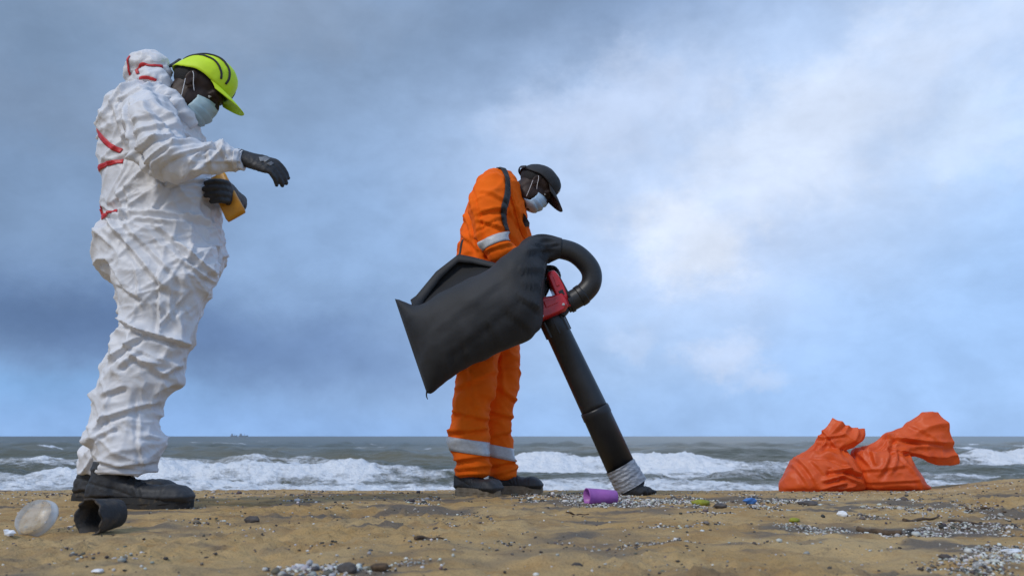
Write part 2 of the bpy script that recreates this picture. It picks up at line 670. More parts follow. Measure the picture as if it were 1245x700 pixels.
def voxel(raw, size):
    """union of overlapping closed shells as one even surface"""
    V, F = raw
    me = bpy.data.meshes.new('tmp')
    me.from_pydata(np.asarray(V).tolist(), [], [tuple(int(i) for i in f) for f in F])
    bm = bmesh.new(); bm.from_mesh(me)
    bmesh.ops.recalc_face_normals(bm, faces=bm.faces)
    bm.to_mesh(me); bm.free()
    o = bpy.data.objects.new('tmp', me)
    COL.objects.link(o)
    md = o.modifiers.new('r', 'REMESH')
    md.mode = 'VOXEL'
    md.voxel_size = size
    dg = bpy.context.evaluated_depsgraph_get()
    e = o.evaluated_get(dg).to_mesh()
    n = len(e.vertices)
    co = np.empty(n * 3); e.vertices.foreach_get('co', co)
    fs = [tuple(pl.vertices) for pl in e.polygons]
    o.evaluated_get(dg).to_mesh_clear()
    bpy.data.objects.remove(o)
    bpy.data.meshes.remove(me)
    return co.reshape(-1, 3), fs


def edges_of(F):
    Q = np.array([f if len(f) == 4 else (*f, f[-1]) for f in F])
    E = np.concatenate([Q[:, [0, 1]], Q[:, [1, 2]], Q[:, [2, 3]], Q[:, [3, 0]]])
    E = E[E[:, 0] != E[:, 1]]
    E.sort(axis=1)
    return np.unique(E, axis=0)


def smooth(raw, it=5, lam=0.5):
    V, F = raw
    V = V.copy()
    E = edges_of(F)
    n = len(V)
    deg = np.bincount(E.ravel(), minlength=n).astype(float)
    deg[deg == 0] = 1
    for _ in range(it):
        S = np.zeros_like(V)
        for k in range(3):
            S[:, k] = np.bincount(E[:, 0], V[E[:, 1], k], n) + np.bincount(E[:, 1], V[E[:, 0], k], n)
        V += lam * (S / deg[:, None] - V)
    return V, F


def normals(raw):
    V, F = raw
    Q = np.array([f if len(f) == 4 else (*f, f[-1]) for f in F])
    a = V[Q[:, 2]] - V[Q[:, 0]]
    b = V[Q[:, 3]] - V[Q[:, 1]]
    tri = Q[:, 2] == Q[:, 3]
    b[tri] = V[Q[tri, 2]] - V[Q[tri, 1]]
    fn = np.cross(a, b)
    N = np.zeros_like(V)
    for k in range(4):
        for c in range(3):
            N[:, c] += np.bincount(Q[:, k], fn[:, c], len(V))
    return N / (np.linalg.norm(N, axis=1)[:, None] + 1e-12)


def fold_field(V, N, segs, scale=1.0):
    """creases: (px0,py0,px1,py1,Y,width,amp): a ridge with a trough on its lower side"""
    D = np.zeros(len(V))
    face = np.clip(-N[:, 1] * 1.6 + 0.45, 0, 1)
    for (x0, y0, x1, y1, Y, w, amp) in segs:
        a = W(x0, y0, Y)[[0, 2]]; b = W(x1, y1, Y)[[0, 2]]
        ab = b - a; L = np.linalg.norm(ab); t = ab / L
        nrm = np.array([-t[1], t[0]])
        if nrm[1] < 0: nrm = -nrm
        q = V[:, [0, 2]] - a
        s = q @ t; h = q @ nrm
        end = np.exp(-(np.clip(-s, 0, None) / (L * .18)) ** 2 - (np.clip(s - L, 0, None) / (L * .18)) ** 2)
        pr = np.exp(-np.abs(h) / (w * .85)) - 0.8 * np.exp(-((h + 1.7 * w) / (1.0 * w)) ** 2)
        D += amp * scale * pr * end * face
    return D


def bvh_of(raw):
    V, F = raw
    return BVHTree.FromPolygons([Vector(v) for v in V], [list(map(int, f)) for f in F])


def strip_on(bvh, pix, Y, width, lift=0.0022, n=60):
    """narrow tape laid on a surface along a path of photograph pixels, found from the -y side"""
    P = np.array([W(a, b, Y)[[0, 2]] for a, b in pix])
    P = catmull(P, max(2, n // (len(P) - 1)))
    T = np.gradient(P, axis=0)
    rings = []
    last = None
    for p, t in zip(P, T):
        t = t / (np.linalg.norm(t) + 1e-9)
        nn = np.array([-t[1], t[0]])
        row = []
        for k in (-1, -.33, .33, 1):
            q = p + nn * k * width / 2
            h, no, _, _ = bvh.ray_cast(Vector((q[0], Y - 1.0, q[1])), Vector((0, 1, 0)), 3.0)
            if h is None:
                y = last if last is not None else Y
                row.append((q[0], y, q[1]))
            else:
                if last is not None and abs(h.y - last) > 0.25:
                    row.append((q[0], last, q[1]))
                else:
                    last = h.y
                    v = h + no * lift
                    row.append((v.x, v.y, v.z))
        rings.append(row)
    return rings_to_mesh(rings, (False, False), closed=False)


def band_on(bvh, c, axis, width, start=0.0, lift=0.003, n=64, k=5, ang=(0, 360), maxr=0.4):
    """band running round a limb: cast outwards from the axis"""
    axis = unit(axis)
    ref = np.array([0, 1.0, 0]) if abs(axis[1]) < 0.9 else np.array([1.0, 0, 0])
    A = unit(ref - axis * ref.dot(axis)); B = np.cross(axis, A)
    full = abs(ang[1] - ang[0]) >= 360
    ths = np.radians(np.linspace(ang[0], ang[1], n, endpoint=not full))
    rings = []
    for j in range(k):
        o = np.asarray(c) + axis * width * (j / (k - 1) - .5)
        row = []
        rr = []
        for th in ths:
            d = A * math.cos(th) + B * math.sin(th)
            h, no, _, dist = bvh.ray_cast(Vector(o), Vector(d), maxr)
            rr.append(dist if h is not None else np.nan)
        rr = np.array(rr)
        if np.isnan(rr).any():
            rr[np.isnan(rr)] = np.nanmean(rr) if not np.isnan(rr).all() else 0.06
        if full:
            rr = np.maximum(rr, (np.roll(rr, 1) + np.roll(rr, -1)) / 2)
        for th, r_ in zip(ths, rr):
            d = A * math.cos(th) + B * math.sin(th)
            row.append(o + d * (r_ + lift))
        rings.append(row)
    return rings_to_mesh(rings, (False, False), closed=full)


# ------------------------------------------------------------------ beach
PADS = []      # (x, y, rx, ry, z) spots pressed flat by what stands there
PROF_Y = [-80, -5, 0, 2.9, 4.0, 5.0, 5.4, 6, 7, 9, 13, 16, 30, 80]
PROF_Z = [1.0, 0.10, 0, 0, -.036, -.078, -.108, -.19, -.36, -.68, -1.22, -1.6, -2.6, -4.5]


def ground(x, y):
    x = np.asarray(x, float).ravel(); y = np.asarray(y, float).ravel()
    z = np.interp(y, PROF_Y, PROF_Z)
    z = z + 0.085 * sstep(2.15, 3.5, x - 0.25 * (y - 5)) * sstep(2.5, 5, y) * (1 - sstep(9, 14, y))
    near = 1 - 0.55 * sstep(3.2, 4.4, y)
    P = P2(x, y)
    b = 0.009 * fbm(P * 2.1, 3, 3) + 0.0055 * fbm(P * 7.5, 3, 8) + 0.0040 * ridged(P * 17, 2, 21)
    rough = sstep(-.15, .35, perlin(P * 1.3 + np.array([3, 8, 0]), 29))
    b = b + (.25 + .75 * rough) * (0.009 * sstep(.12, .55, perlin(P * 24, 41)) + 0.007 * sstep(.12, .6, perlin(P * 47, 43)) - .006 * sstep(.2, .6, perlin(P * 31, 45)))
    # scuffed footprints
    b = b - 0.013 * sstep(0.25, 0.6, perlin(P * np.array([4.2, 5.6, 1]) + np.array([5.5, 5.5, 0]), 31)) + 0.008 * sstep(0.25, .6, perlin(P * np.array([5.2, 6.6, 1]) + np.array([1.5, 1.5, 0]), 37))
    z = z + b * near
    for (cx, cy, rx, ry, pz) in PADS:
        r = np.sqrt(((x - cx) / rx) ** 2 + ((y - cy) / ry) ** 2)
        k = 1 - sstep(0.8, 1.7, r)
        z = z * (1 - k) + k * (pz + 0.0015 * fbm(P * 30, 2, 3))
    return z


def gz(x, y):
    return float(ground([x], [y])[0])


def pad_px(px, py, Y, rx, ry):
    p = W(px, py, Y)
    PADS.append((p[0], p[1], rx, ry, p[2]))
    return p


# places where things touch the sand
B1N = pad_px(170, 617, 2.88, 0.23, 0.09)      # near boot, white suit
B1F = pad_px(140, 608, 3.16, 0.23, 0.09)      # far boot, white suit
B2N = pad_px(582, 603, 3.93, 0.16, 0.11)      # near boot, orange suit
B2F = pad_px(632, 599.5, 4.16, 0.18, 0.09)
NOZ = pad_px(772, 601, 3.82, 0.12, 0.10)
SBA = pad_px(997, 597.5, 5.0, 0.30, 0.20)
SBB = pad_px(1087, 594.5, 5.0, 0.28, 0.20)


def make_beach():
    xs = np.concatenate([-np.geomspace(60, 4.1, 40), np.arange(-4.0, 4.0, 0.011), np.geomspace(4.1, 60, 40)])
    ys = [-60, -30, -15, -8, -4, -2, -1, 0, .5]
    y = 0.8
    while y < 5.8:
        ys.append(y)
        y += 0.0045 + 0.0022 * max(0, y - 1.2) ** 1.3
    ys += list(np.geomspace(5.9, 40, 60))
    ys = np.array(ys)
    X, Y = np.meshgrid(xs, ys)
    Z = ground(X, Y)
    nx, ny = len(xs), len(ys)
    V = np.stack([X.ravel(), Y.ravel(), Z], 1)
    idx = np.arange(nx * ny).reshape(ny, nx)
    Q = np.stack([idx[:-1, :-1], idx[:-1, 1:], idx[1:, 1:], idx[1:, :-1]], -1).reshape(-1, 4)
    me = bpy.data.meshes.new('beach')
    me.vertices.add(len(V)); me.vertices.foreach_set('co', V.ravel())
    me.loops.add(Q.size); me.loops.foreach_set('vertex_index', Q.ravel().astype(np.int32))
    me.polygons.add(len(Q)); me.polygons.foreach_set('loop_start', np.arange(0, Q.size, 4, dtype=np.int32))
    me.polygons.foreach_set('use_smooth', [True] * len(Q))
    me.update()
    dk = me.attributes.new('dark', 'FLOAT', 'POINT')
    P = P2(X, Y)
    q = fbm(P * np.array([3.0, 4.5, 1]), 4, 51)
    band = np.zeros(len(P))
    for (cx, cy, rx, ry, s) in GRIT:
        band = np.maximum(band, s * np.exp(-((P[:, 0] - cx) / rx) ** 2 - ((P[:, 1] - cy) / ry) ** 2))
    q2 = fbm(P * np.array([1.6, 3.2, 1]), 3, 58)
    d = np.clip(sstep(0.08, 0.50, np.maximum(q, q2 + .05) + 0.55 * band - 0.26), 0, 1)
    dk.data.foreach_set('value', d.astype(np.float32))
    me.materials.append(M_sand)
    o = bpy.data.objects.new('beach', me)
    COL.objects.link(o)
    o['kind'] = 'structure'
    return o


# drifts of grit and plastic granules: x, y, rx, ry, strength
GRIT = [(0.55, 3.25, 0.55, 0.45, 1.0), (0.35, 3.6, .35, .25, .8), (1.05, 3.3, 0.55, 0.35, .8), (1.15, 2.15, 0.45, 0.16, 1.0), (0.85, 2.25, .3, .1, .8),
        (1.1, 1.72, 0.28, 0.16, 1.0), (-0.36, 1.56, 0.16, 0.10, 1.0), (-.20, 1.62, .10, .06, .8), (1.5, 2.7, 0.5, 0.3, .8), (-.42, 2.2, .12, .08, .5), (-1.05, 1.75, .2, .06, .4), (1.55, 2.05, .3, .2, .9)]
make_beach()


# ------------------------------------------------------------------ sea
SEA_Z = -1.2


def make_sea():
    us = np.concatenate([np.linspace(-2.6, -.80, 110), np.linspace(-.797, .797, 720), np.linspace(.80, 2.6, 110)])
    ys = np.concatenate([np.linspace(11.5, 20, 24), np.linspace(20.1, 48, 330), np.geomspace(48.15, 300, 170), np.geomspace(306, 9000, 60)])
    U, Y = np.meshgrid(us, ys)
    X = U * (Y + 6)
    P = P2(X, Y)
    x, y = P[:, 0], P[:, 1]
    wx = 0.9 * fbm(P * np.array([.10, .05, 1]), 3, 5)
    h = np.zeros(len(x)); foam = np.zeros(len(x))
    far = 1 / (1 + (y / 140) ** 2)
    h += far * 0.13 * np.sin(2 * math.pi * (y + 2.5 * wx) / 11.0)
    h += far * 0.16 * fbm(P * np.array([.09, .22, 1]), 3, 15)
    h += far * 0.15 * fbm(P * np.array([.30, .75, 1]), 4, 25)
    h += 0.03 * np.exp(-((y - 25) / 25) ** 2) * fbm(P * np.array([1.8, 2.6, 1]), 3, 28)
    #   y0,  x0, x1,  height, front, back, foam, foam run-out
    BRK = [(25.2, -40, -1.2, .60, .75, 2.6, 1.1, 1.6), (36, -27, -5, .50, 1.0, 3.0, .85, 2.0), (30.5, -30, -3, .30, .8, 2.0, .72, 1.6),
           (36.5, -1.5, 16.5, .42, 1.2, 3.5, 1.1, 9.0), (29.2, 4.6, 7.0, .24, .5, 1.0, .1, .3), (26.6, 6.6, 10.4, .22, .5, 1.0, .15, .4),
           (42, 20, 70, 1.05, 1.8, 4.5, 1.15, 10.0), (47, -2, 20, .30, 1.5, 4.0, .15, .5),
           (45, -60, -3, .38, 1.4, 3.5, .30, .7), (56, -90, 90, .60, 2.0, 5.0, .30, .7), (73, -90, 90, .65, 2.5, 6.0, .28, .8), (98, -150, 150, .70, 3.0, 8.0, .28, 1),
           (130, -200, 200, .4, 4.0, 9.0, .2, 1), (24.0, -1.5, 5, .16, .7, 1.5, .45, 1.0), (31, 14, 40, .25, .8, 1.5, .6, 3.0),
           (48, -45, -20, .45, 1.2, 4, .3, .7)]
    for i, (y0, x0, x1, ht, wf, wb, fo, run) in enumerate(BRK):
        tx = np.linspace(-220, 220, 5000)
        yy = y0 + np.interp(x, tx, 1.1 * fbm(P2(tx * .11, 0 * tx + i * 3.3), 3, 60 + i)) * (1 + y0 / 60)
        d = y - yy
        soft = max(1.0, 0.12 * (x1 - x0)) if x1 - x0 < 60 else 8
        amp = sstep(x0 - soft, x0 + soft, x) * (1 - sstep(x1 - soft, x1 + soft, x))
        var = 0.72 + np.interp(x, tx, 0.55 * fbm(P2(tx * .22, 0 * tx + i * 7.7), 3, 80 + i))
        pr = np.where(d < 0, np.exp(-(d / wf) ** 2), np.exp(-(d / wb) ** 2))
        h += ht * amp * np.clip(var, .15, 1.3) * pr
        fm = np.where(d < 0, np.exp(-(d / (wf * 1.1 + run)) ** 2), np.exp(-(d / (wb * .22)) ** 2))
        foam = np.maximum(foam, fo * amp * fm * np.clip(0.75 + 0.6 * (var - .72), .3, 1.2))
    # washed foam on the shallows, and stray whitecaps further out
    wash = (1 - sstep(22.5, 24.5, y)) * .55 + 0.36 * np.exp(-((y - 26) / 4.5) ** 2)
    foam = np.maximum(foam, wash)
    foam = np.maximum(foam, (.62 + .25 * fbm(P * np.array([.12, .3, 1]), 2, 91)) * np.exp(-((y - 27.5) / 2.6) ** 2))
    foam = np.maximum(foam, .58 * np.exp(-((y - 22.3) / .9) ** 2))
    foam = np.maximum(foam, 0.33 * np.exp(-((y - 33) / 7) ** 2))
    cap = sstep(.52, .75, fbm(P * np.array([.16, .30, 1]), 3, 95)) * sstep(40, 55, y) * (1 - sstep(250, 600, y))
    foam = np.maximum(foam, cap * .75)
    lump = np.clip(foam, 0, 1) ** 1.5
    h += lump * (0.10 * ridged(P * np.array([1.4, 1.6, 1]), 3, 44) + 0.05 * fbm(P * 5, 2, 47)) * np.clip(60 / y, 0, 1)
    V = np.stack([x, y, SEA_Z + h], 1)
    nx, ny = len(us), len(ys)
    idx = np.arange(nx * ny).reshape(ny, nx)
    Q = np.stack([idx[:-1, :-1], idx[:-1, 1:], idx[1:, 1:], idx[1:, :-1]], -1).reshape(-1, 4)
    me = bpy.data.meshes.new('sea')
    me.vertices.add(len(V)); me.vertices.foreach_set('co', V.ravel())
    me.loops.add(Q.size); me.loops.foreach_set('vertex_index', Q.ravel().astype(np.int32))
    me.polygons.add(len(Q)); me.polygons.foreach_set('loop_start', np.arange(0, Q.size, 4, dtype=np.int32))
    me.polygons.foreach_set('use_smooth', [True] * len(Q))
    me.update()
    a = me.attributes.new('foam', 'FLOAT', 'POINT')
    a.data.foreach_set('value', foam.astype(np.float32))
    me.materials.append(M_sea)
    o = bpy.data.objects.new('sea', me)
    COL.objects.link(o)
    o['kind'] = 'structure'


make_sea()


# ------------------------------------------------------------------ people: shared builders
def xf(raw, M):
    V, F = raw
    Mn = np.array(M)
    return np.asarray(V) @ Mn[:3, :3].T + Mn[:3, 3], F


def head_parts(root, M, cap_mat, mask_mat, trim=False, droop=.14, neck_to=None, neck_r=0.058, mask_scale=1.0):
    """head, hair, eyes, cap and face mask; local frame: ears at the origin, face towards +x, crown +z"""
    Mn = np.array(M)
    inv = np.linalg.inv(Mn)
    nb = (inv @ np.append(neck_to, 1))[:3]
    head = [ball((-.012, 0, .034), (.100, .077, .078)), ball((.032, 0, -.035), (.062, .060, .085)),
            ball((.052, 0, -.090), (.036, .042, .032)), ball((.078, 0, .018), (.022, .050, .018)),
            ball((.010, .045, -.06), (.045, .022, .05)), ball((.010, -.045, -.06), (.045, .022, .05)),
            limb([(.082, 0, .012), (.102, 0, -.022), (.098, 0, -.034)], [.010, .015, .013], 12, 3),
            ball((.092, .012, -.034), .010), ball((.092, -.012, -.034), .010),
            ball((.078, 0, -.066), (.020, .026, .009)), ball((.076, 0, -.076), (.018, .022, .008)),
            limb([(-.02, 0, -.02), (-.030, 0, -.075), nb], [neck_r + .004, neck_r, neck_r + .012], 18, 4)]
    for s in (-1, 1):
        head.append(ball((-.006, s * .079, .004), (.020, .009, .031), Matrix.Rotation(-s * .35, 3, 'Z')))
        head.append(ball((.000, s * .076, -.022), (.010, .008, .014)))
        head.append(ball((.072, s * .032, .003), (.013, .016, .010)))
    raw = smooth(voxel(join(head), 0.0042), 5, .5)
    V, F = raw
    # eye sockets, ear bowl
    for s in (-1, 1):
        dd = np.linalg.norm((V - np.array([.090, s * .032, .000])) / np.array([.02, .019, .012]), axis=1)
        V[:, 0] -= 0.004 * np.exp(-dd ** 2)
        dd = np.linalg.norm((V - np.array([-.002, s * .090, .004])) / np.array([.010, .012, .017]), axis=1)
        V[:, 1] -= s * 0.007 * np.exp(-dd ** 2)
    body = mk('body', xf((V, F), M), 'skin', root)
    for s in (-1, 1):
        eb = mk('eye', xf(ball((.0690, s * .032, -.006), .0108), M), 'eye', body)
        mk('iris', xf(ball((.0775, s * .032, -.008), (.0032, .0062, .0060)), M), 'iris', body)
        mk('eyebrow', xf(limb([(.089, s * .014, .016), (.090, s * .03, .021), (.080, s * .047, .017)], [.002, .0035, .0018], 8, 4), M), 'hair', body)
    # short hair showing under the cap
    def hairline(a):      # lowest point of the hair at head angle a (0 = front)
        return np.where(np.abs(a) < 1.35, .060, np.where(np.abs(a) < 1.75, .012, -.028))
    nu, nv = 48, 10
    rings = []
    for j in range(nv):
        t = j / (nv - 1)
        th = np.linspace(-math.pi, math.pi, nu, endpoint=False)
        z0 = hairline(th)
        z = z0 + (.112 - z0) * t
        zz = np.clip((z - .034) / .082, -.999, .999)
        rr = np.sqrt(1 - zz ** 2)
        rings.append(np.stack([-.012 + .1035 * rr * np.cos(th), .0805 * rr * np.sin(th), z], 1))
    mk('hair', xf(rings_to_mesh(rings, (False, True)), M), 'hair', body)
    # cap crown
    nu, nv = 72, 18
    top = .147 if trim else .126
    def crown(th, sp, lift=0.0):
        th = np.asarray(th, float); sp = np.asarray(sp, float)
        rim = .026 + .017 * np.cos(th) + .010 * np.exp(-(np.abs(th) - 1.45) ** 2 / .15)
        z = rim + (top - rim) * sp
        r = np.sqrt(np.clip(1 - sp ** 2, 0, 1)) ** .84
        seam = 1 - .014 * np.exp(-((np.mod(th + math.pi / 6, math.pi / 3) - math.pi / 6) / .05) ** 2)
        sq = 1 + .03 * np.cos(th) * sp
        return np.stack([-.008 + .016 * sp + (.112 + lift) * r * np.cos(th) * seam * sq, (.089 + lift) * r * np.sin(th) * seam, z + lift * sp], -1)
    th = np.linspace(-math.pi, math.pi, nu, endpoint=False)
    rings = [crown(th, np.full(nu, math.sin(t * math.pi / 2))) for t in np.linspace(0, 1, nv)]
    craw = rings_to_mesh(rings, (False, True))
    Vc = craw[0]
    Vc[:, 2] += .0025 * fbm(Vc * 30, 2, 5)
    cp = mk('cap', xf((Vc, craw[1]), M), cap_mat, root)
    solid(cp, .003, 1)
    # brim
    A = np.linspace(-.98, .98, 33)
    br = []
    for t in np.linspace(0, 1, 9):
        x0 = -.008 + .110 * np.cos(A); y0 = .088 * np.sin(A)
        z0 = .026 + .017 * np.cos(A) + .002
        ext = .094 * (np.clip(np.cos(A * 1.5), 0.02, 1)) ** .5
        x = x0 + ext * t * 1.0
        y = y0 * (1 - .10 * t)
        z = z0 - ext * t * droop - .07 * t * (y ** 2) / .09 - .008 * t * t
        br.append(np.stack([x, y, z], 1))
    b = mk('brim', xf(rings_to_mesh(br, (False, False), closed=False), M), cap_mat, cp)
    solid(b, .004, 0)
    mk('button', xf(ball((.008, 0, top), (.008, .008, .004)), M), cap_mat, cp)
    if trim:
        for s in (-1, 1):
            for path in (((2.75, .42), (2.45, .72), (1.95, .87), (1.35, .88), (.85, .74), (.62, .48), (.56, .22)), ((2.80, .36), (2.35, .58), (1.85, .64), (1.35, .60), (.98, .44), (.80, .24))):
                q = catmull(np.array(path), 8)
                pts = crown(s * q[:, 0], q[:, 1], .004)
                mk('trim', xf(limb(pts, [.0042] * len(pts), 8, 1), M), 'black_fabric', cp)
        mk('strap', xf(limb([(-.118, -.03, .012), (-.130, -.02, .02), (-.140, 0, .040), (-.142, .01, .066)], [(.010, .003)] * 4, 10, 4), M), 'black_fabric', cp)
    else:
        mk('strap', xf(limb([(-.100, -.065, .018), (-.126, -.03, .012), (-.132, 0, .012), (-.126, .03, .012), (-.100, .065, .018)], [(.009, .003)] * 5, 10, 4), M), 'black_fabric', cp)
        mk('badge', xf(ball((.1065, -.012, .072), (.003, .014, .010)), M), 'reflective', cp)
    # pleated face mask
    nu, nv = 34, 26
    rows_ = []
    for j in range(nv):
        t = j / (nv - 1)                # 0 chin, 1 nose bridge
        z = -.122 + .113 * t
        a = np.linspace(-1, 1, nu)
        wid = .066 - .008 * abs(t - .5) * 2
        front = .062 + .052 * math.sin(math.pi * min(1, t * .72 + .08)) ** .8
        y = wid * np.sin(a * 1.36) * mask_scale
        x = .018 + (front - .018) * np.clip(np.cos(a * 1.36), 0, 1) ** .62
        if t < .18:
            x = x - (.18 - t) * .12
        pl = .0075 * (((t * 3.4) % 1) - .5) * np.clip(np.cos(a * 1.36) * 1.6, .15, 1)
        x = x + pl + (.006 * np.exp(-(a / .22) ** 2) if t > .75 else 0)
        zz = z + .012 * np.abs(a) ** 2 * (1 - 2 * t) * .9 - .012 * np.abs(a) * t
        rows_.append(np.stack([x, y, np.full(nu, 1.0) * zz], 1))
    mraw = rings_to_mesh(rows_, (False, False), closed=False)
    mk_ = mk('face_mask', xf(mraw, M), mask_mat, root)
    solid(mk_, .0018, 0)
    for s in (-1, 1):
        mk('ear_loop', xf(limb([(.032, s * .0650, -.030), (.016, s * .0750, -.012), (.000, s * .0840, .012), (-.012, s * .0865, .022)], [.0013] * 4, 8, 5), M), 'elastic', mk_)
        mk('ear_loop', xf(limb([(.024, s * .0655, -.098), (.012, s * .074, -.070), (-.004, s * .0805, -.036), (-.014, s * .084, -.016)], [.0013] * 4, 8, 5), M), 'elastic', mk_)
    return body


def hand(wrist, d, n, thumb_side, curls, spread=0.0, scale=1.0, fing_r=.0108, cuff=None, thumb=(0.75, 0.65, -.25), thumb_curl=15, droop=(0, 0, 0)):
    """gloved hand as one surface. d fingers, n back of hand, thumb_side +1/-1 along n x d"""
    d = unit(d); n = np.asarray(n, float); n = unit(n - d * d.dot(n))
    s = np.cross(n, d) * thumb_side
    w = np.asarray(wrist, float)
    P = lambda a, b, c: w + scale * (d * a + s * b + n * c)
    parts = [rings_to_mesh([ell(P(a, b, c), s * ww * scale, n * tt * scale, 18, 2.4) for a, b, c, ww, tt in
                            ((-.05, 0, 0, .034, .029), (-.02, 0, 0, .033, .027), (.01, .001, 0, .036, .024), (.045, .002, .001, .043, .021), (.085, 0, .002, .045, .017), (.098, 0, .0, .040, .012))])]
    parts.append(ball(P(.035, .026, -.010), np.array([.026, .026, .026]) * scale * .9))
    tips = []
    for i, (off, L) in enumerate(((.033, .074), (.0115, .082), (-.0105, .076), (-.031, .060))):
        c = curls[i]
        pts = [P(.075, off * .95, 0), P(.097, off, .002)]
        dirv = d.copy(); ang = 0
        side = off * spread * 4
        for k, fr in enumerate((.45, .30, .25)):
            ang += math.radians(c[k])
            v = d * math.cos(ang) - n * math.sin(ang) + s * side + np.array(droop) * (.6 + .4 * k)
            pts.append(pts[-1] + unit(v) * L * fr * scale)
        fr_ = np.array([1.1, 1.08, 1.0, .93, .78]) * fing_r * scale * (0.9 if i == 3 else 1)
        parts.append(limb(pts, fr_, 12, 4))
        parts.append(ball(pts[-1], fr_[-1]))
        tips.append(pts[-1])
    t0 = P(.022, .026, -.008)
    td = unit(d * thumb[0] + s * thumb[1] + n * thumb[2])
    t1 = t0 + td * .042 * scale
    td2 = unit(td * math.cos(R(thumb_curl)) - s * math.sin(R(thumb_curl)) * .8 - n * .25)
    t2 = t1 + td2 * .032 * scale
    t3 = t2 + td2 * .022 * scale
    parts.append(limb([t0, t1, t2, t3], np.array([.017, .0135, .012, .0095]) * scale, 12, 4))
    parts.append(ball(t3, .0095 * scale))
    raw = smooth(voxel(join(parts), 0.0034), 3, .5)
    V, F = raw
    N = normals(raw)
    V = V + N * (0.0012 * fbm(V * 70, 2, 4))[:, None]
    return (V, F), P


def boot(root, toe, heel, ground_z, height=.15, width=.048, sole_mat='boot_sole', name='boot', shaft_lean=0.0, low=False, sc=1.0, sink=.010, st_h=1.0):
    """work boot; toe and heel are (x, y) on the ground"""
    toe = np.array(toe, float); heel = np.array(heel, float)
    L = np.linalg.norm(toe - heel)
    f = (toe - heel) / L
    s = np.array([-f[1], f[0]])
    def pt(a, b, z): return np.array([*(heel + f * a * L + s * b), ground_z + z])
    A3 = np.array([*s, 0])
    ground_z = ground_z - sink
    st = [(0.015, .030, .085, .6), (.05, .030, .115, .8), (.14, .032, .135, .92), (.27, .034, .128, .95), (.40, .036, .108, .95), (.52, .036, .088, .97), (.66, .026, .083, 1.08), (.80, .026, .085, 1.12), (.90, .026, .080, 1.02), (.965, .026, .066, .80), (.995, .026, .050, .45)]
    rings = []
    for a, z0, z1, w in st:
        c = pt(a, 0, (z0 + z1) / 2)
        rings.append(ell(c, A3 * width * w, (0, 0, (z1 - z0) / 2 * (1.0)), 22, 2.7))
    parts = [rings_to_mesh(rings)]
    if not low:
        parts.append(limb([pt(.20, 0, .05), pt(.20 + shaft_lean, 0, .11), pt(.205 + shaft_lean, 0, height + .02)], [.056 * sc, .055 * sc, .056 * sc], 20, 4))
    raw = smooth(voxel(join(parts), 0.0045), 3, .5)
    V, F = raw
    q = V - pt(0, 0, 0)
    a = q[:, :2] @ f / L
    N = normals(raw)
    dsp = .0022 * fbm(V * 28, 3, 14) + .0025 * np.exp(-((a - .74) / .012) ** 2) * (q[:, 2] > .035)
    dsp = dsp + .0022 * np.sin((a + q[:, 2] * 1.4) * 95) * np.exp(-((a - .52) / .09) ** 2)
    dsp = dsp + .004 * np.exp(-((q[:, 2] - height + .006) / .008) ** 2)
    dsp = dsp + .004 * np.exp(-((q[:, 2] - .047) / .006) ** 2) + .0035 * sstep(.76, .80, a)
    dsp = dsp - .003 * np.exp(-((q[:, 2] - .062 - .03 * np.cos(a * 4)) / .0035) ** 2) * (a < .5)
    V = V + N * dsp[:, None]
    up = mk(name, (V, F), 'boot_leather', root)
    # sole with lugs
    o1, o2, o3 = [], [], []
    th = np.linspace(0, 2 * math.pi, 64, endpoint=False)
    for t in th:
        aa = .5 + .515 * math.cos(t)
        wv = np.interp(aa, [0, .05, .15, .3, .45, .6, .75, .9, 1.0], [.72, .85, .96, .95, .90, 1.0, 1.12, 1.06, .85]) * width * 1.08
        bb = wv * np.sign(math.sin(t)) * abs(math.sin(t)) ** .62
        lift = .010 * max(0, (aa - .82) / .2) ** 2
        lug = 0.93 if int(t / (2 * math.pi) * 32) % 2 else 1.0
        o1.append(pt(.5 + (aa - .5) * (.985 if lug < 1 else 1.0), bb * lug, lift + .0005))
        o2.append(pt(.5 + (aa - .5) * (.985 if lug < 1 else 1.0), bb * (lug if lug == 1 else .95), .010 * st_h + lift))
        o3.append(pt(aa, bb, .013 * st_h + lift * .8))
    o4 = [pt(.5 + .5 * math.cos(t) * .99, (p - pt(0, 0, 0))[:2] @ s * .97, .013 * st_h + .019) for t, p in zip(th, o3)]
    mk('sole', rings_to_mesh([o1, o2, o3, o4]), sole_mat, up, smooth=False)
    for k in range(4):
        aa = .36 + .055 * k
        zt = np.interp(aa, [x[0] for x in st], [x[2] for x in st])
        p = [pt(aa - .01, -.030, zt - .013), pt(aa, -.015, zt + .001), pt(aa + .012, 0, zt + .004), pt(aa, .015, zt + .001), pt(aa - .01, .030, zt - .013)]
        mk('lace', limb(p, [.0028] * 5, 8, 3), 'black_fabric', up)
    return up


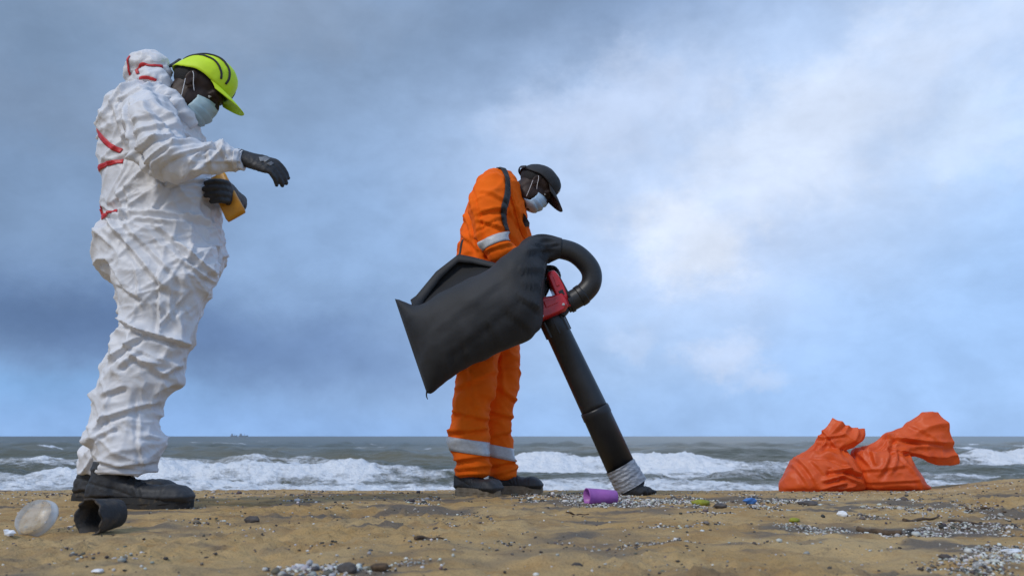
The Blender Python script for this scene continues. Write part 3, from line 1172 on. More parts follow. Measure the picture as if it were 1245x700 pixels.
# ------------------------------------------------------------------ person in the white coverall
def person_white():
    Yc = 3.0
    base = W(165, 617, Yc)
    root = empty('person', (base[0], Yc, B1N[2]))
    tag(root, 'person in white hooded coverall with red tape and neon yellow cap, one arm out', 'person')
    YN, YF = 2.885, 3.14
    torso = rows([(109, 172, 206, .07, 3.0), (116, 155, 219, .13, 3.0), (126, 140, 229, .175, 3.0), (145, 131, 238, .195, 3.0), (166, 125, 246, .195, 3.0), (190, 126.5, 252, .195, 3.0),
                  (211, 128, 258, .195, 3.0), (235, 129.5, 265, .20, 3.0), (256, 132, 268, .205, 3.0), (269, 137, 267, .195, 3.0),
                  (281, 130, 270, .215, 3.0), (297, 124.5, 271.5, .228, 3.0), (317, 125.5, 269, .225, 3.0), (336, 130, 262, .205, 3.0), (350, 145, 245, .15, 3.0)], Yc, 48, 2.4)
    nleg = rows([(300, 150, 262, .10), (325, 134, 268, .125), (345, 139, 262, .13), (362, 146, 251, .126), (386, 149, 240, .115), (400, 143, 238, .112), (416, 136, 236, .112), (437, 132, 227, .11),
                 (450, 124, 223.5, .112), (467, 120, 222, .11), (478, 117, 209, .106), (490, 115, 198, .10), (510, 112.5, 193, .098), (524, 112.5, 195.5, .10), (538, 113, 198.5, .103),
                 (552, 116, 196, .098), (566, 117, 191, .09), (577, 118, 190, .084)], YN, 40, 2.2)
    fleg = rows([(300, 150, 255, .10), (330, 136, 255, .125), (362, 146, 240, .12), (386, 149, 228, .11), (416, 139, 224, .11), (450, 124, 210, .11),
                 (490, 114, 188, .10), (524, 109, 180, .098), (540, 108, 182, .098), (552, 102, 178, .095), (566, 101, 172, .085), (576, 103, 168, .08)], YF, 36, 2.2)
    narm = limb([W(176, 128, 2.90), W(181, 146, 2.80), W(190, 170, 2.75), W(203, 191, 2.725), W(224, 194, 2.72), W(247, 193.5, 2.73), (W(268, 193.5, 2.745)), W(286, 194, 2.755), W(299, 195, 2.76)],
                [.085, .096, .098, .092, .078, .073, .064, .054, .043], 24, 5, 1.0)
    farm = limb([W(185, 130, 3.12), W(195, 160, 3.22), W(215, 208, 3.24), W(245, 226, 3.20), W(268, 236, 3.13), W(281, 241, 3.07)],
                [.085, .09, .085, .07, .058, .048], 22, 5)
    raw = smooth(voxel(join([torso, nleg, fleg, narm, farm]), 0.006), 6, .5)
    V, F = raw
    N = normals(raw)
    arm_y = 2.73
    S = [  # creases read off the photograph
        (138, 275, 198, 342, 2.8, .010, .016), (152, 272, 212, 330, 2.8, .009, .009), (190, 272, 250, 322, 2.8, .010, .010), (225, 300, 266, 338, 2.8, .009, .015), (232, 322, 264, 346, 2.8, .008, .012),
        (200, 340, 197, 398, 2.8, .008, .011), (170, 335, 176, 372, 2.8, .008, .008), (214, 340, 208, 380, 2.8, .008, .008), (131, 318, 150, 345, 2.8, .009, .012),
        (143, 347, 172, 362, 2.8, .008, .010), (146, 388, 172, 401, 2.8, .010, .018), (172, 401, 210, 412, 2.8, .010, .020), (210, 412, 238, 422, 2.8, .010, .018),
        (170, 410, 134, 434, 2.8, .010, .018), (166, 432, 200, 455, 2.8, .010, .014), (150, 444, 168, 430, 2.8, .009, .012), (200, 452, 226, 430, 2.8, .009, .014),
        (180, 440, 224, 446, 2.8, .009, .010), (221, 466, 190, 486, 2.8, .010, .016), (190, 486, 130, 506, 2.8, .010, .014), (124, 478, 150, 470, 2.8, .010, .010), (126, 506, 116, 520, 2.8, .008, .012),
        (168, 500, 170, 562, 2.8, .006, .007), (118, 530, 140, 520, 2.8, .008, .009), (120, 560, 160, 568, 2.8, .007, .009), (140, 566, 192, 560, 2.8, .007, .008), (175, 530, 198, 536, 2.8, .008, .010),
        (158, 420, 205, 440, 2.8, .008, .008), (225, 360, 200, 392, 2.8, .008, .010), (150, 395, 140, 378, 2.8, .008, .012),
        # torso
        (132, 262, 200, 272, 2.85, .008, .010), (150, 262, 268, 264, 2.85, .009, .016), (140, 235, 150, 262, 2.8, .009, .012), (152, 228, 158, 258, 2.8, .008, .010), (205, 218, 186, 250, 2.8, .010, .010),
        (240, 220, 222, 258, 2.8, .010, .008), (136, 130, 150, 172, 2.8, .009, .012), (128, 190, 168, 182, 2.8, .008, .006), (196, 108, 236, 158, 2.85, .010, .012), (150, 122, 180, 112, 2.85, .009, .010),
        # near sleeve
        (156, 134, 170, 192, arm_y, .007, -.020), (170, 192, 186, 213, arm_y, .007, -.018), (172, 190, 228, 168, arm_y, .008, .013), (186, 206, 236, 176, arm_y, .008, .012), (200, 212, 262, 180, arm_y, .007, .010),
        (236, 212, 262, 176, arm_y, .007, .009), (262, 210, 262, 178, arm_y, .007, .008), (285, 206, 270, 178, arm_y, .006, .006), (170, 150, 210, 142, arm_y, .009, .008), (168, 168, 220, 152, arm_y, .009, .010),
        (205, 140, 232, 168, arm_y, .009, .010), (190, 128, 214, 150, arm_y, .009, .007), (250, 204, 292, 198, arm_y, .006, .005),
    ]
    D = fold_field(V, N, S)
    X = V + 0.05 * np.stack([fbm(V * 4, 2, 71), fbm(V * 4, 2, 72), fbm(V * 4, 2, 73)], 1)
    def creases(ang, long, short, seed, amp):
        ca, sa = math.cos(R(ang)), math.sin(R(ang))
        q = np.stack([(X[:, 0] * ca + X[:, 2] * sa) * long, X[:, 1] * (long + short) * .4, (-X[:, 0] * sa + X[:, 2] * ca) * short], 1)
        r = 1 - 2.4 * np.abs(perlin(q, seed))
        return amp * (np.clip(r, 0, 1) ** 2.2 - .25) * (0.45 + 0.9 * np.clip(perlin(X * 3.1, seed + 3) + .35, 0, 1))
    D += creases(32, 2.6, 10, 61, .015) + creases(-38, 2.8, 9, 64, .014) + creases(8, 5, 19, 66, .006) + creases(-62, 5, 17, 67, .006) + creases(75, 3, 13, 69, .007)
    knee = np.exp(-((V[:, 2] - .62) / .16) ** 2) + .8 * np.exp(-((V[:, 2] - .25) / .10) ** 2)
    D += knee * 0.005 * ridged(X * np.array([5, 5, 14]), 1, 68)
    D -= (D.mean() + .007) * sstep(.22, .48, V[:, 2])
    V = V + N * D[:, None]
    raw = (V, F)
    cov = mk('coverall', raw, 'tyvek', root)
    bv = bvh_of(raw)
    # gathered waist, sleeve cuff and ankle hems
    cuff = band_on(bv, W(289, 194.4, 2.757), W(299, 195, 2.76) - W(286, 194, 2.755), .016, lift=.003, maxr=.07)
    solid(mk('cuff', cuff, 'tyvek', cov), .003)
    mk('ankle_hem', band_on(bv, W(154, 572, YN), (0, 0, 1), .014, lift=.003), 'tyvek', cov)
    for path, w in (([(125, 165), (134, 173), (146, 185), (156, 193), (167, 198)], .019), ([(128, 210.5), (148, 210.5), (169, 209.5)], .017),
                    ([(136, 272), (146, 270.5), (161, 267)], .014), ([(130.5, 255), (132, 263), (137, 271)], .010)):
        tp = mk('seam_tape', strip_on(bv, path, 2.95, w), 'tyvek_red', cov)
        solid(tp, .002)
    # hood bunched behind the neck
    hr = [limb([W(163, 98, 2.98), W(166, 84, 2.96), W(178, 77, 2.95), W(192, 82, 2.95), W(203, 94, 2.97)], [.030, .042, .048, .044, .030], 18, 5),
          limb([W(166, 106, 3.00), W(180, 98, 2.93), W(196, 100, 2.92), W(206, 106, 2.93)], [.040, .046, .040, .024], 18, 5),
          limb([W(170, 90, 3.12), W(180, 86, 3.10), W(198, 92, 3.08)], [.03, .05, .03], 16, 4),
          limb([W(180, 110, 2.90), W(204, 118, 2.885), W(222, 134, 2.895), W(236, 152, 2.93)], [.026, .030, .026, .016], 14, 5),
          limb([W(185, 110, 3.10), W(206, 116, 3.12), W(224, 134, 3.10), W(238, 152, 3.05)], [.026, .028, .024, .016], 14, 5)]
    hraw = smooth(voxel(join(hr), 0.005), 4, .5)
    hV = hraw[0]; hN = normals(hraw)
    hV = hV + hN * (0.007 * ridged(hV * np.array([14, 14, 18]), 2, 33) + .003 * ridged(hV * 34, 1, 35))[:, None]
    hraw = smooth((hV, hraw[1]), 1, .4)
    hood = mk('hood', hraw, 'tyvek', cov)
    hb = bvh_of(hraw)
    for path, w in (([(163.5, 74), (161.5, 84), (161, 94)], .008), ([(177, 99), (175, 91), (180, 85.5), (190, 87.5), (202, 86)], .012), ([(180, 105.5), (190, 105), (200, 108)], .010)):
        solid(mk('seam_tape', strip_on(hb, path, 2.95, w, .003, 40), 'tyvek_red', hood), .002)
    # head
    ear = W(232, 101, 2.92)
    Mh = Matrix.Translation(Vector((ear[0], 2.985, ear[2]))) @ Matrix.Rotation(R(2), 4, 'Z') @ Matrix.Rotation(R(34), 4, 'Y') @ Matrix.Rotation(R(-9), 4, 'X') @ Matrix.Scale(1.07, 4)
    head_parts(root, Mh, 'hi_vis', 'mask_green', trim=True, neck_to=W(192, 128, 3.0))
    # gloves
    wr = W(302, 194.5, 2.765)
    craw, P = hand(wr, (1, .02, -.30), (.30, -.80, .55), 1, [(20, 14, 8), (22, 16, 8), (26, 18, 10), (32, 20, 12)], scale=.96, thumb=(.95, .10, -.30), thumb_curl=5, droop=(0, 0, -.55))
    gl = mk('glove', craw, 'glove', root)
    gb = bvh_of(craw)
    pr = strip_on(gb, [(317, 196), (322, 194), (326, 196)], 2.76, .024, .0012, 20)
    solid(mk('printed_patch', pr, 'glove_print', gl), .0012)
    pr = strip_on(gb, [(328, 199), (331, 201)], 2.76, .018, .0012, 10)
    solid(mk('printed_patch', pr, 'glove_print', gl), .0012)
    wl = W(286, 243, 3.03)
    craw, P = hand(wl, (.02, -1, -.03), (1, .12, .10), -1, [(40, 52, 6), (44, 50, 6), (44, 50, 6), (46, 54, 10)], scale=1.10, thumb=(.75, .45, -.55), thumb_curl=20, fing_r=.0118)
    mk('glove', craw, 'glove', root)
    # boots
    hx = W(106, 612, 2.885)[0]; tx = W(236, 612, 2.885)[0]
    boot(root, (tx, 2.86), (hx, 2.885), B1N[2], .145, .052, 'boot_sole', sc=1.12, sink=.006, st_h=1.9)
    hx = W(90, 600, 3.15)[0]; tx = W(212, 600, 3.15)[0]
    boot(root, (tx, 3.17), (hx, 3.15), B1F[2], .145, .052, 'boot_sole', sc=1.12, sink=.006, st_h=1.9)
    # the packet held in the left hand
    a = W(263, 214, 2.965); b = W(288, 264, 2.945)
    ax = unit(b - a)
    Fm = frame(ax, (0, 1, .1))
    L = np.linalg.norm(b - a)
    rg = []
    for t, w_, th in ((0, .032, .006), (.04, .036, .010), (.3, .036, .013), (.6, .037, .014), (.94, .040, .011), (1.0, .037, .005)):
        c = a + (b - a) * t
        rg.append(ell(c, Fm[:, 2] * w_, Fm[:, 1] * th, 20, 5))
    pk = mk('packet', rings_to_mesh(rg), 'amber', None, loc=b)
    tag(pk, 'small amber yellow packet gripped in black left glove of the person in white', 'packet')
    fl = a + (b - a) * .30
    mk('seal', box(fl - Fm[:, 1] * .0135, (.004, .002, .058), Fm), 'tyvek_red', pk, smooth=False)
    mk('pale_spot', ball(a + (b - a) * .26 + Fm[:, 2] * -.012 - Fm[:, 1] * .012, (.006, .004, .006)), 'elastic', pk)  # small pale spot on the packet face


person_white()


# ------------------------------------------------------------------ person in the orange coverall
def person_orange():
    Yc = 4.05
    b = W(590, 603, Yc)
    root = empty('person', (b[0], Yc, B2N[2]))
    tag(root, 'person in orange coverall with silver bands and black cap, holding the suction machine', 'person')
    YN, YF = 3.95, 4.15
    torso = rows([(213, 594, 614, .10), (218, 587, 622, .155), (226, 581, 629, .19), (236, 575.5, 633, .205), (251, 570, 637, .21), (270, 565.5, 640, .205), (287, 562, 643, .20), (305, 558.5, 643, .195), (330, 556, 640, .185),
                  (360, 554, 636, .185), (385, 553, 632, .185), (405, 554, 628, .17), (420, 562, 615, .12)], Yc, 44, 2.3)
    nleg = rows([(375, 560, 612, .09), (400, 556, 610, .105), (424, 556.5, 606, .105), (450, 555.5, 603, .10), (469, 554, 602, .095), (496, 552, 596, .09), (517, 548, 592.5, .088), (531, 544, 592, .088), (541, 545, 592.5, .086),
                 (549, 547.5, 593, .085), (560, 553, 593, .08), (570, 554, 593.5, .08), (579, 556, 592, .075)], YN, 32, 2.2)
    fleg = rows([(375, 590, 630, .09), (411, 588, 629.5, .10), (438, 588, 631, .098), (460, 588, 630, .094), (486, 588, 628, .09), (503, 587, 621.5, .086), (525, 589, 621.5, .084), (541, 591, 622.5, .082), (556, 592, 623, .08), (568, 594, 625, .078), (580, 597, 629, .075)], YF, 32, 2.2)
    narm = limb([W(603, 222, 3.96), W(599, 231, 3.88), W(594, 248, 3.83), W(594, 268, 3.81), W(600, 292, 3.80), W(612, 309, 3.80), W(634, 321, 3.83), W(650, 327, 3.86)],
                [.070, .088, .089, .082, .068, .063, .055, .046], 22, 5)
    farm = limb([W(612, 228, 4.20), W(610, 255, 4.27), W(612, 290, 4.28), W(635, 312, 4.20), W(652, 325, 4.10)], [.08, .085, .07, .06, .05], 20, 5)
    raw = smooth(voxel(join([torso, nleg, fleg, narm, farm]), 0.0085), 6, .5)
    V, F = raw; N = normals(raw)
    ay = 3.8
    S = [(576, 232, 590, 300, ay, .008, -.010), (588, 236, 612, 246, ay, .010, .007), (584, 262, 612, 256, ay, .010, .010), (586, 272, 608, 280, ay, .008, .010), (584, 280, 606, 268, ay, .008, .008), (592, 306, 616, 300, ay, .008, .009),
         (563, 280, 580, 300, 3.85, .010, .010), (566, 255, 580, 300, 3.85, .010, .010), (618, 232, 640, 288, 3.9, .008, .010), (622, 262, 640, 282, 3.9, .008, .007), (628, 240, 632, 280, 3.9, .006, .006),
         (555, 440, 600, 424, 3.85, .011, .009), (556, 470, 596, 452, 3.85, .011, .008), (570, 440, 580, 500, 3.85, .012, .006), (553, 500, 590, 508, 3.85, .010, .010), (548, 524, 588, 520, 3.85, .010, .013),
         (556, 558, 592, 553, 3.85, .008, .012), (556, 570, 592, 566, 3.85, .007, .010), (556, 577, 590, 576, 3.85, .006, .006), (606, 470, 628, 486, 4.05, .010, .010), (600, 500, 622, 506, 4.05, .010, .012), (596, 530, 620, 524, 4.05, .009, .010),
         (596, 566, 626, 560, 4.05, .008, .011), (600, 577, 628, 570, 4.05, .006, .009), (608, 420, 612, 470, 4.05, .012, .006)]
    D = fold_field(V, N, S)
    X = V + 0.05 * np.stack([fbm(V * 4, 2, 171), fbm(V * 4, 2, 172), fbm(V * 4, 2, 173)], 1)
    D = D * 1.45 + 0.0045 * ridged(X * np.array([6, 6, 8]), 2, 161) + .004 * fbm(V * 5, 2, 163)
    for ang, lo_, sh_, sd_, am_ in ((28, 3.0, 11, 181, .009), (-34, 3.0, 10, 183, .009), (5, 4, 17, 185, .005)):
        ca, sa = math.cos(R(ang)), math.sin(R(ang))
        q = np.stack([(X[:, 0] * ca + X[:, 2] * sa) * lo_, X[:, 1] * 5, (-X[:, 0] * sa + X[:, 2] * ca) * sh_], 1)
        D += am_ * (np.clip(1 - 2.4 * np.abs(perlin(q, sd_)), 0, 1) ** 2 - .2)
    V = V + N * D[:, None]
    raw = smooth((V, F), 1, .4)
    cov = mk('coverall', raw, 'orange_cotton', root)
    bv = bvh_of(raw)
    solid(mk('reflective_band', band_on(bv, W(568.5, 542, YN), W(571, 530, YN) - W(568, 550, YN), .064, lift=.004), 'reflective', cov), .002)
    solid(mk('reflective_band', band_on(bv, W(607, 549, YF), W(610, 535, YF) - W(606, 556, YF), .060, lift=.004), 'reflective', cov), .002)
    c = W(602, 295, 3.80)
    solid(mk('reflective_band', band_on(bv, c, W(596, 280, 3.8) - W(603.5, 299, 3.8), .044, lift=.004, maxr=.11), 'reflective', cov), .002)
    # stand collar, dark lapel, front placket
    cr = []
    nk = W(619, 230, Yc); hd = W(637, 214, Yc)
    axis = unit(hd - nk)
    Fm = frame(axis, (0, 1, 0))
    for t, r in ((-.015, .090), (.0, .084), (.020, .077), (.036, .074)):
        cr.append(ell(nk + axis * t + np.array([-.006, 0, 0]), Fm[:, 2] * r * 1.0, Fm[:, 1] * r * 1.05, 36))
    col = mk('collar', rings_to_mesh(cr, (False, False)), 'orange_cotton', cov)
    solid(col, .006, 0)
    lap = [W(634, 256, 3.93), W(639, 262, 3.90), W(644, 271, 3.90), W(638, 275, 3.91), W(634, 283, 3.93), W(633.5, 268, 3.93)]
    lapb = [p + np.array([0, .14, 0]) for p in lap]
    mk('lapel', rings_to_mesh([lap, lapb]), 'black_fabric', cov, smooth=False)
    st = strip_on(bv, [(618, 236), (626, 258), (634, 284), (640, 292)], 3.95, .006, .003, 40)
    solid(mk('placket', st, 'orange_cotton', cov), .003)
    mk('shoulder_seam', strip_on(bv, [(563, 292), (560, 305), (558, 316)], 3.95, .012, .002, 20), 'black_fabric', cov)
    ear = W(651, 222, 3.97)
    Mh = Matrix.Translation(Vector((ear[0], 4.045, ear[2]))) @ Matrix.Rotation(R(-2), 4, 'Z') @ Matrix.Rotation(R(46), 4, 'Y') @ Matrix.Rotation(R(-10), 4, 'X')
    head_parts(root, Mh, 'black_fabric', 'mask_blue', trim=False, droop=.30, neck_to=W(612, 236, Yc))
    # glove on the handle
    wr = W(652, 328, 3.87)
    craw, P = hand(wr, (1, -.10, -.05), (0, .25, 1), 1, [(40, 60, 40), (42, 62, 40), (42, 62, 40), (45, 62, 40)], scale=.92, thumb=(.8, .3, -.5))
    mk('glove', craw, 'glove', root)
    boot_toe = W(606, 603, 3.83); hl = W(556, 601, 3.99)
    boot(root, (boot_toe[0], 3.83), (hl[0] + .0, 4.0), B2N[2], .10, .052, 'tan_sole', sc=.95, sink=.003, st_h=1.9)
    t2 = W(659, 599, 4.13); h2 = W(594, 599, 4.17)
    boot(root, (t2[0], 4.12), (h2[0], 4.17), B2F[2], .10, .050, 'tan_sole', sc=.95, sink=.003, st_h=1.9)
    return bv


BV2 = person_orange()


# ------------------------------------------------------------------ suction machine
def suction_machine():
    tip = W(772, 598, 3.82)
    root = empty('suction_machine', (tip[0], 3.82, NOZ[2]))
    tag(root, 'debris vacuum with black cloth bag, red motor and long black tube reaching the sand', 'vacuum')
    Yt, Yb = 3.78, 3.82          # depth of the tube: top, bottom
    T0 = W(671, 388, Yt); T1 = W(723.5, 499, 3.80); T2 = W(755, 568, Yb); T3 = W(767.5, 590, Yb)
    r = .070
    ax = unit(T2 - T0)
    def pipe(a, b, prof, n=40):
        d = b - a
        Fm = frame(d, (0, 1, 0))
        return rings_to_mesh([ell(a + d * t, Fm[:, 1] * q, Fm[:, 2] * q, n) for t, q in prof])
    tb = mk('upper_tube', pipe(T0, T1, [(-.14, .050), (-.02, .058), (0, .060), (.02, .0615), (.16, .062), (.17, .059), (.6, .0615), (.94, .064), (1, .064)]), 'black_plastic', root)
    for k in range(8):
        a = k * math.pi / 4
        Fm = frame(T1 - T0, (0, 1, 0))
        c = T0 + (T1 - T0) * .085 + (Fm[:, 1] * math.cos(a) + Fm[:, 2] * math.sin(a)) * .0615
        mk('rib', box(c, (.078, .008, .008), Fm), 'black_plastic', tb, smooth=False)
    mk('lower_tube', pipe(T1 - ax * .01, T2 + ax * .02, [(0, .068), (.03, .0705), (.12, .0705), (.135, .068), (1, .070)]), 'black_plastic', root)
    # duct tape wrap with wrinkles
    n = 56
    d = T3 - T2
    Fm = frame(d, (0, 1, 0))
    rg = []
    for i, t in enumerate(np.linspace(-.10, 1.05, 34)):
        th = np.linspace(0, 2 * math.pi, n, endpoint=False)
        c = T2 + d * t
        dirs = np.outer(np.cos(th), Fm[:, 1]) + np.outer(np.sin(th), Fm[:, 2])
        q = .0735 + .0035 * t + .0010 * np.sin(t * 31 + 2.2 * np.sin(th + 1)) + .0035 * perlin(np.stack([np.cos(th) * 2, np.sin(th) * 2, np.full(n, t * 7)], 1), 9)
        rg.append(c + dirs * q[:, None])
    mk('tape_wrap', rings_to_mesh(rg, (False, False)), 'duct_tape', root)
    # crumpled black end on the sand
    e = [limb([T3 - d * .25, T3 + d * .10, W(775, 597, Yb)], [.060, .068, .050], 24, 4), limb([W(757, 597, 3.79), W(775, 597, 3.77), W(790, 596.5, 3.80)], [.016, .022, .014], 12, 4),
         limb([W(778, 597, 3.82), W(790, 597.5, 3.83), W(797, 598, 3.85)], [.020, .010, .006], 12, 4)]
    er = smooth(voxel(join(e), .005), 2)
    eN = normals(er)
    eV = er[0] + eN * (.006 * ridged(er[0] * 28, 2, 77))[:, None]
    eV[:, 2] = np.maximum(eV[:, 2], NOZ[2] - .002)
    mk('nozzle', (eV, er[1]), 'black_fabric', root)
    # red motor housing: recoil cover, main casing, neck to the hose
    ym = 3.76
    def casing(pts, hd, name, m='red_plastic', bw=.006, Y=ym, parent=None, taper=.85):
        P = [W(a, b, Y) for a, b in pts]
        c = np.mean(P, 0)
        rings = []
        for k, s in ((-hd, taper), (-hd * .75, 1.0), (hd * .75, 1.0), (hd, taper)):
            rings.append([c + (p - c) * s + np.array([0, k, 0]) for p in P])
        o = mk(name, rings_to_mesh(rings), m, parent or root, smooth=False)
        bevel(o, bw, 3)
        return o
    h1 = casing([(667, 332), (673, 330.5), (677.7, 336), (685.3, 349.6), (690, 363), (689, 368.7), (676, 366), (669, 350), (664, 337)], .072, 'motor_cover', bw=.009)
    h2 = casing([(654.5, 366.8), (657.6, 364), (670, 362.5), (683.4, 358), (689, 366.8), (691, 372.5), (687, 380), (676, 385), (664, 390), (655, 392), (652, 387)], .085, 'motor_casing', bw=.010)
    h3 = casing([(686, 357), (693, 362), (701, 368), (697, 374), (688, 376), (682, 368)], .05, 'outlet_neck')
    casing([(677.5, 338), (679.5, 338), (692, 361), (691, 366)], .066, 'edge_guard', 'black_plastic', .002, parent=h1)
    casing([(670.5, 339), (674.5, 337.5), (680, 351), (676, 353)], .076, 'recoil_panel', 'red_plastic', .003, parent=h1)
    casing([(658, 370), (676, 366), (679, 371), (662, 379)], .089, 'tank_panel', 'red_plastic', .004, parent=h2)
    casing([(677, 357), (683, 354), (686, 361), (680, 364)], .075, 'vent_slot', 'black_plastic', .002, parent=h1)
    mk('bolt', ball(W(659, 384, ym - .086), (.008, .004, .008)), 'reflective', h2)
    mk('bolt', ball(W(685, 370, ym - .086), (.007, .004, .007)), 'reflective', h2)
    casing([(678, 377), (690, 373), (692, 379), (686, 386), (680, 384)], .04, 'clamp', 'black_plastic', .003)
    # handle loop
    hp = [W(666, 346, 3.80), W(661, 340, 3.82), W(657.5, 332, 3.85), W(659, 325.5, 3.87), W(664, 326, 3.86), W(668, 333, 3.83)]
    mk('handle', limb(hp, [.016, .016, .017, .017, .016, .016], 14, 5), 'black_plastic', root)
    casing([(655, 345), (664, 342), (668, 352), (663, 362), (657, 352)], .03, 'throttle_housing', 'black_plastic', .004, Y=3.82)
    # hose
    yh = 3.74
    hpix = [(664, 303), (678, 302), (697, 307), (711, 318), (719, 331), (718.5, 345), (710, 356), (698, 364), (688, 369)]
    hp = [W(a, b, yh + .002 * i) for i, (a, b) in enumerate(hpix)]
    C = catmull(np.array(hp), 16)
    T = np.gradient(C, axis=0)
    rg = []
    for i in range(len(C)):
        t = unit(T[i]); B = np.array([0, 1.0, 0]); B = unit(B - t * B.dot(t)); A = np.cross(B, t)
        q = .0485
        rg.append(ell(C[i], A * q, B * q, 28))
    hs = mk('hose', rings_to_mesh(rg), 'hose_rubber', root)
    mk('hose_clamp', limb([C[-32], C[-28], C[-24]], [.0515, .0525, .0515], 28, 3), 'black_plastic', hs)
    mk('hose_clamp', limb([C[-12], C[-9], C[-6]], [.054, .054, .054], 28, 3), 'black_plastic', hs)
    # collection bag
    yb = 3.66
    tab = [((480, 363), (519, 478), .008), ((490, 368), (526, 475), .055), ((508, 372), (538, 465), .105), ((536, 358), (566, 447), .140), ((566, 343), (595, 433), .155), ((592, 330), (624, 420), .165),
           ((614, 312), (647, 407), .165), ((630, 299), (658, 388), .150), ((643, 290), (661, 345), .115), ((654, 287.5), (664, 320), .070), ((668, 287.5), (669, 316), .057), ((683, 290), (681, 314), .051)]
    st = []
    for i, (a, b_, hd) in enumerate(tab):
        y = yb + (yh - yb) * sstep(6, 10, i)
        A = W(*a, y); B = W(*b_, y)
        st.append([*A, *B, hd])
    st = catmull(np.array(st), 8)
    n = 64
    rg = []
    for s in st:
        A, B, hd = s[:3], s[3:6], s[6]
        rg.append(ell((A + B) / 2, (A - B) / 2, (0, hd, 0), n, 2.15))
    raw = rings_to_mesh(rg)
    V, F = raw
    N = normals(raw)
    if (N * (V - V.mean(0))).sum() < 0:
        N = -N
    k = len(st)
    tt = np.repeat(np.arange(k) / (k - 1), n); tt = np.append(tt, [0, 1])
    th = np.tile(np.linspace(0, 2 * math.pi, n, endpoint=False), k); th = np.append(th, [0, 0])
    D = .004 * fbm(V * 5, 2, 201) + .0055 * ridged(V * np.array([6, 6, 6]), 2, 203)
    gath = np.exp(-((tt - .86) / .07) ** 2)
    D = D + gath * .007 * np.sin(th * 9 + 2 * np.sin(th)) + np.exp(-((tt - .66) / .14) ** 2) * .005 * np.sin(th * 5 + 9 * tt)
    edge = np.exp(-((np.abs(np.sin(th))) / .22) ** 2) * sstep(.1, .3, tt) * (1 - sstep(.65, .8, tt))
    D = D + edge * .0025 * np.sin(tt * 55 + 2 * np.sin(tt * 21))
    V = V + N * D[:, None] * (sstep(0, .06, tt) * (1 - sstep(.95, 1, tt)))[:, None]
    V = V + N * fold_field(V, -np.abs(N), [(658, 300, 641, 309, 3.6, .010, .012), (657, 328, 634, 333, 3.6, .010, .014), (655, 352, 637, 350, 3.6, .009, .010), (653, 376, 632, 366, 3.6, .010, .014), (640, 398, 620, 384, 3.6, .010, .010),
                                          (606, 415, 596, 398, 3.6, .010, .008), (570, 436, 566, 416, 3.6, .010, .008), (545, 452, 546, 430, 3.6, .010, .008), (536, 400, 600, 352, 3.6, .016, .006), (560, 420, 622, 372, 3.6, .016, .006), (676, 291, 652, 296, 3.6, .007, .008), (676, 312, 658, 309, 3.6, .007, .008)])[:, None]
    bag = mk('collection_bag', (V, F), 'bag_fabric', root)
    bb = bvh_of((V, F))
    mk('cord', limb([W(519, 474, yb - .004), W(518.5, 481, yb - .006), W(520, 485, yb)], [.004, .003, .002], 8, 3), 'bag_fabric', bag)
    # opened flap along the top of the bag
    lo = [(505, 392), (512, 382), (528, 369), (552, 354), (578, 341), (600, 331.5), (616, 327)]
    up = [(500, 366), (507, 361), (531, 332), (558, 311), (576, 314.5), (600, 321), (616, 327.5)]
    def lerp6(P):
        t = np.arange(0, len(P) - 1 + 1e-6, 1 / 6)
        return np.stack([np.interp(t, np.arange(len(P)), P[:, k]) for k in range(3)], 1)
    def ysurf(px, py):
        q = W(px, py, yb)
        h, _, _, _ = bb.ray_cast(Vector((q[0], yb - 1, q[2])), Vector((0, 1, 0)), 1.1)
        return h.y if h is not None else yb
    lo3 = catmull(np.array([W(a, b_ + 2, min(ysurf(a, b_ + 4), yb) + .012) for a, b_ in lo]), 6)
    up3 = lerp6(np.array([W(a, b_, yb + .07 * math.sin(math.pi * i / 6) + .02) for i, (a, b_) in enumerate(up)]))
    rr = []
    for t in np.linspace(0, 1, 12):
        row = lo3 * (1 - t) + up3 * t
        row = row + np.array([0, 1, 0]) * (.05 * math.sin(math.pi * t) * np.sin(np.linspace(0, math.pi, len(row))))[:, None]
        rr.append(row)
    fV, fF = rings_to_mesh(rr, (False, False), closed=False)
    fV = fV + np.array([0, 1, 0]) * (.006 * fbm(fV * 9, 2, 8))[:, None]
    fl = mk('flap', (fV, fF), 'bag_inner_shade', bag)  # shade of the bag's inside is painted on the flap
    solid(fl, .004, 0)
    # stitched lip of the flap
    inner = [(509, 386), (515, 366), (536, 338), (557, 318.5), (575, 320), (598, 325), (614, 329.5)]
    in3 = lerp6(np.array([W(a, b_, yb + .07 * math.sin(math.pi * i / 6) - .015) for i, (a, b_) in enumerate(inner)]))
    e3 = up3 + np.array([0, -.030, 0])
    lipo = mk('flap_lip', rings_to_mesh([up3, e3, e3 * .45 + in3 * .55, in3], (False, False), closed=False), 'bag_fabric', bag)
    solid(lipo, .004, 0)
    # shoulder strap over the wearer
    s1 = strip_on(BV2, [(605, 211.5), (611, 214), (615, 224), (617, 240), (615.5, 256), (612.5, 270), (613, 282), (617, 294)], 4.0, .024, .006, 80)
    solid(mk('shoulder_strap', s1, 'black_fabric', root), .004)


suction_machine()


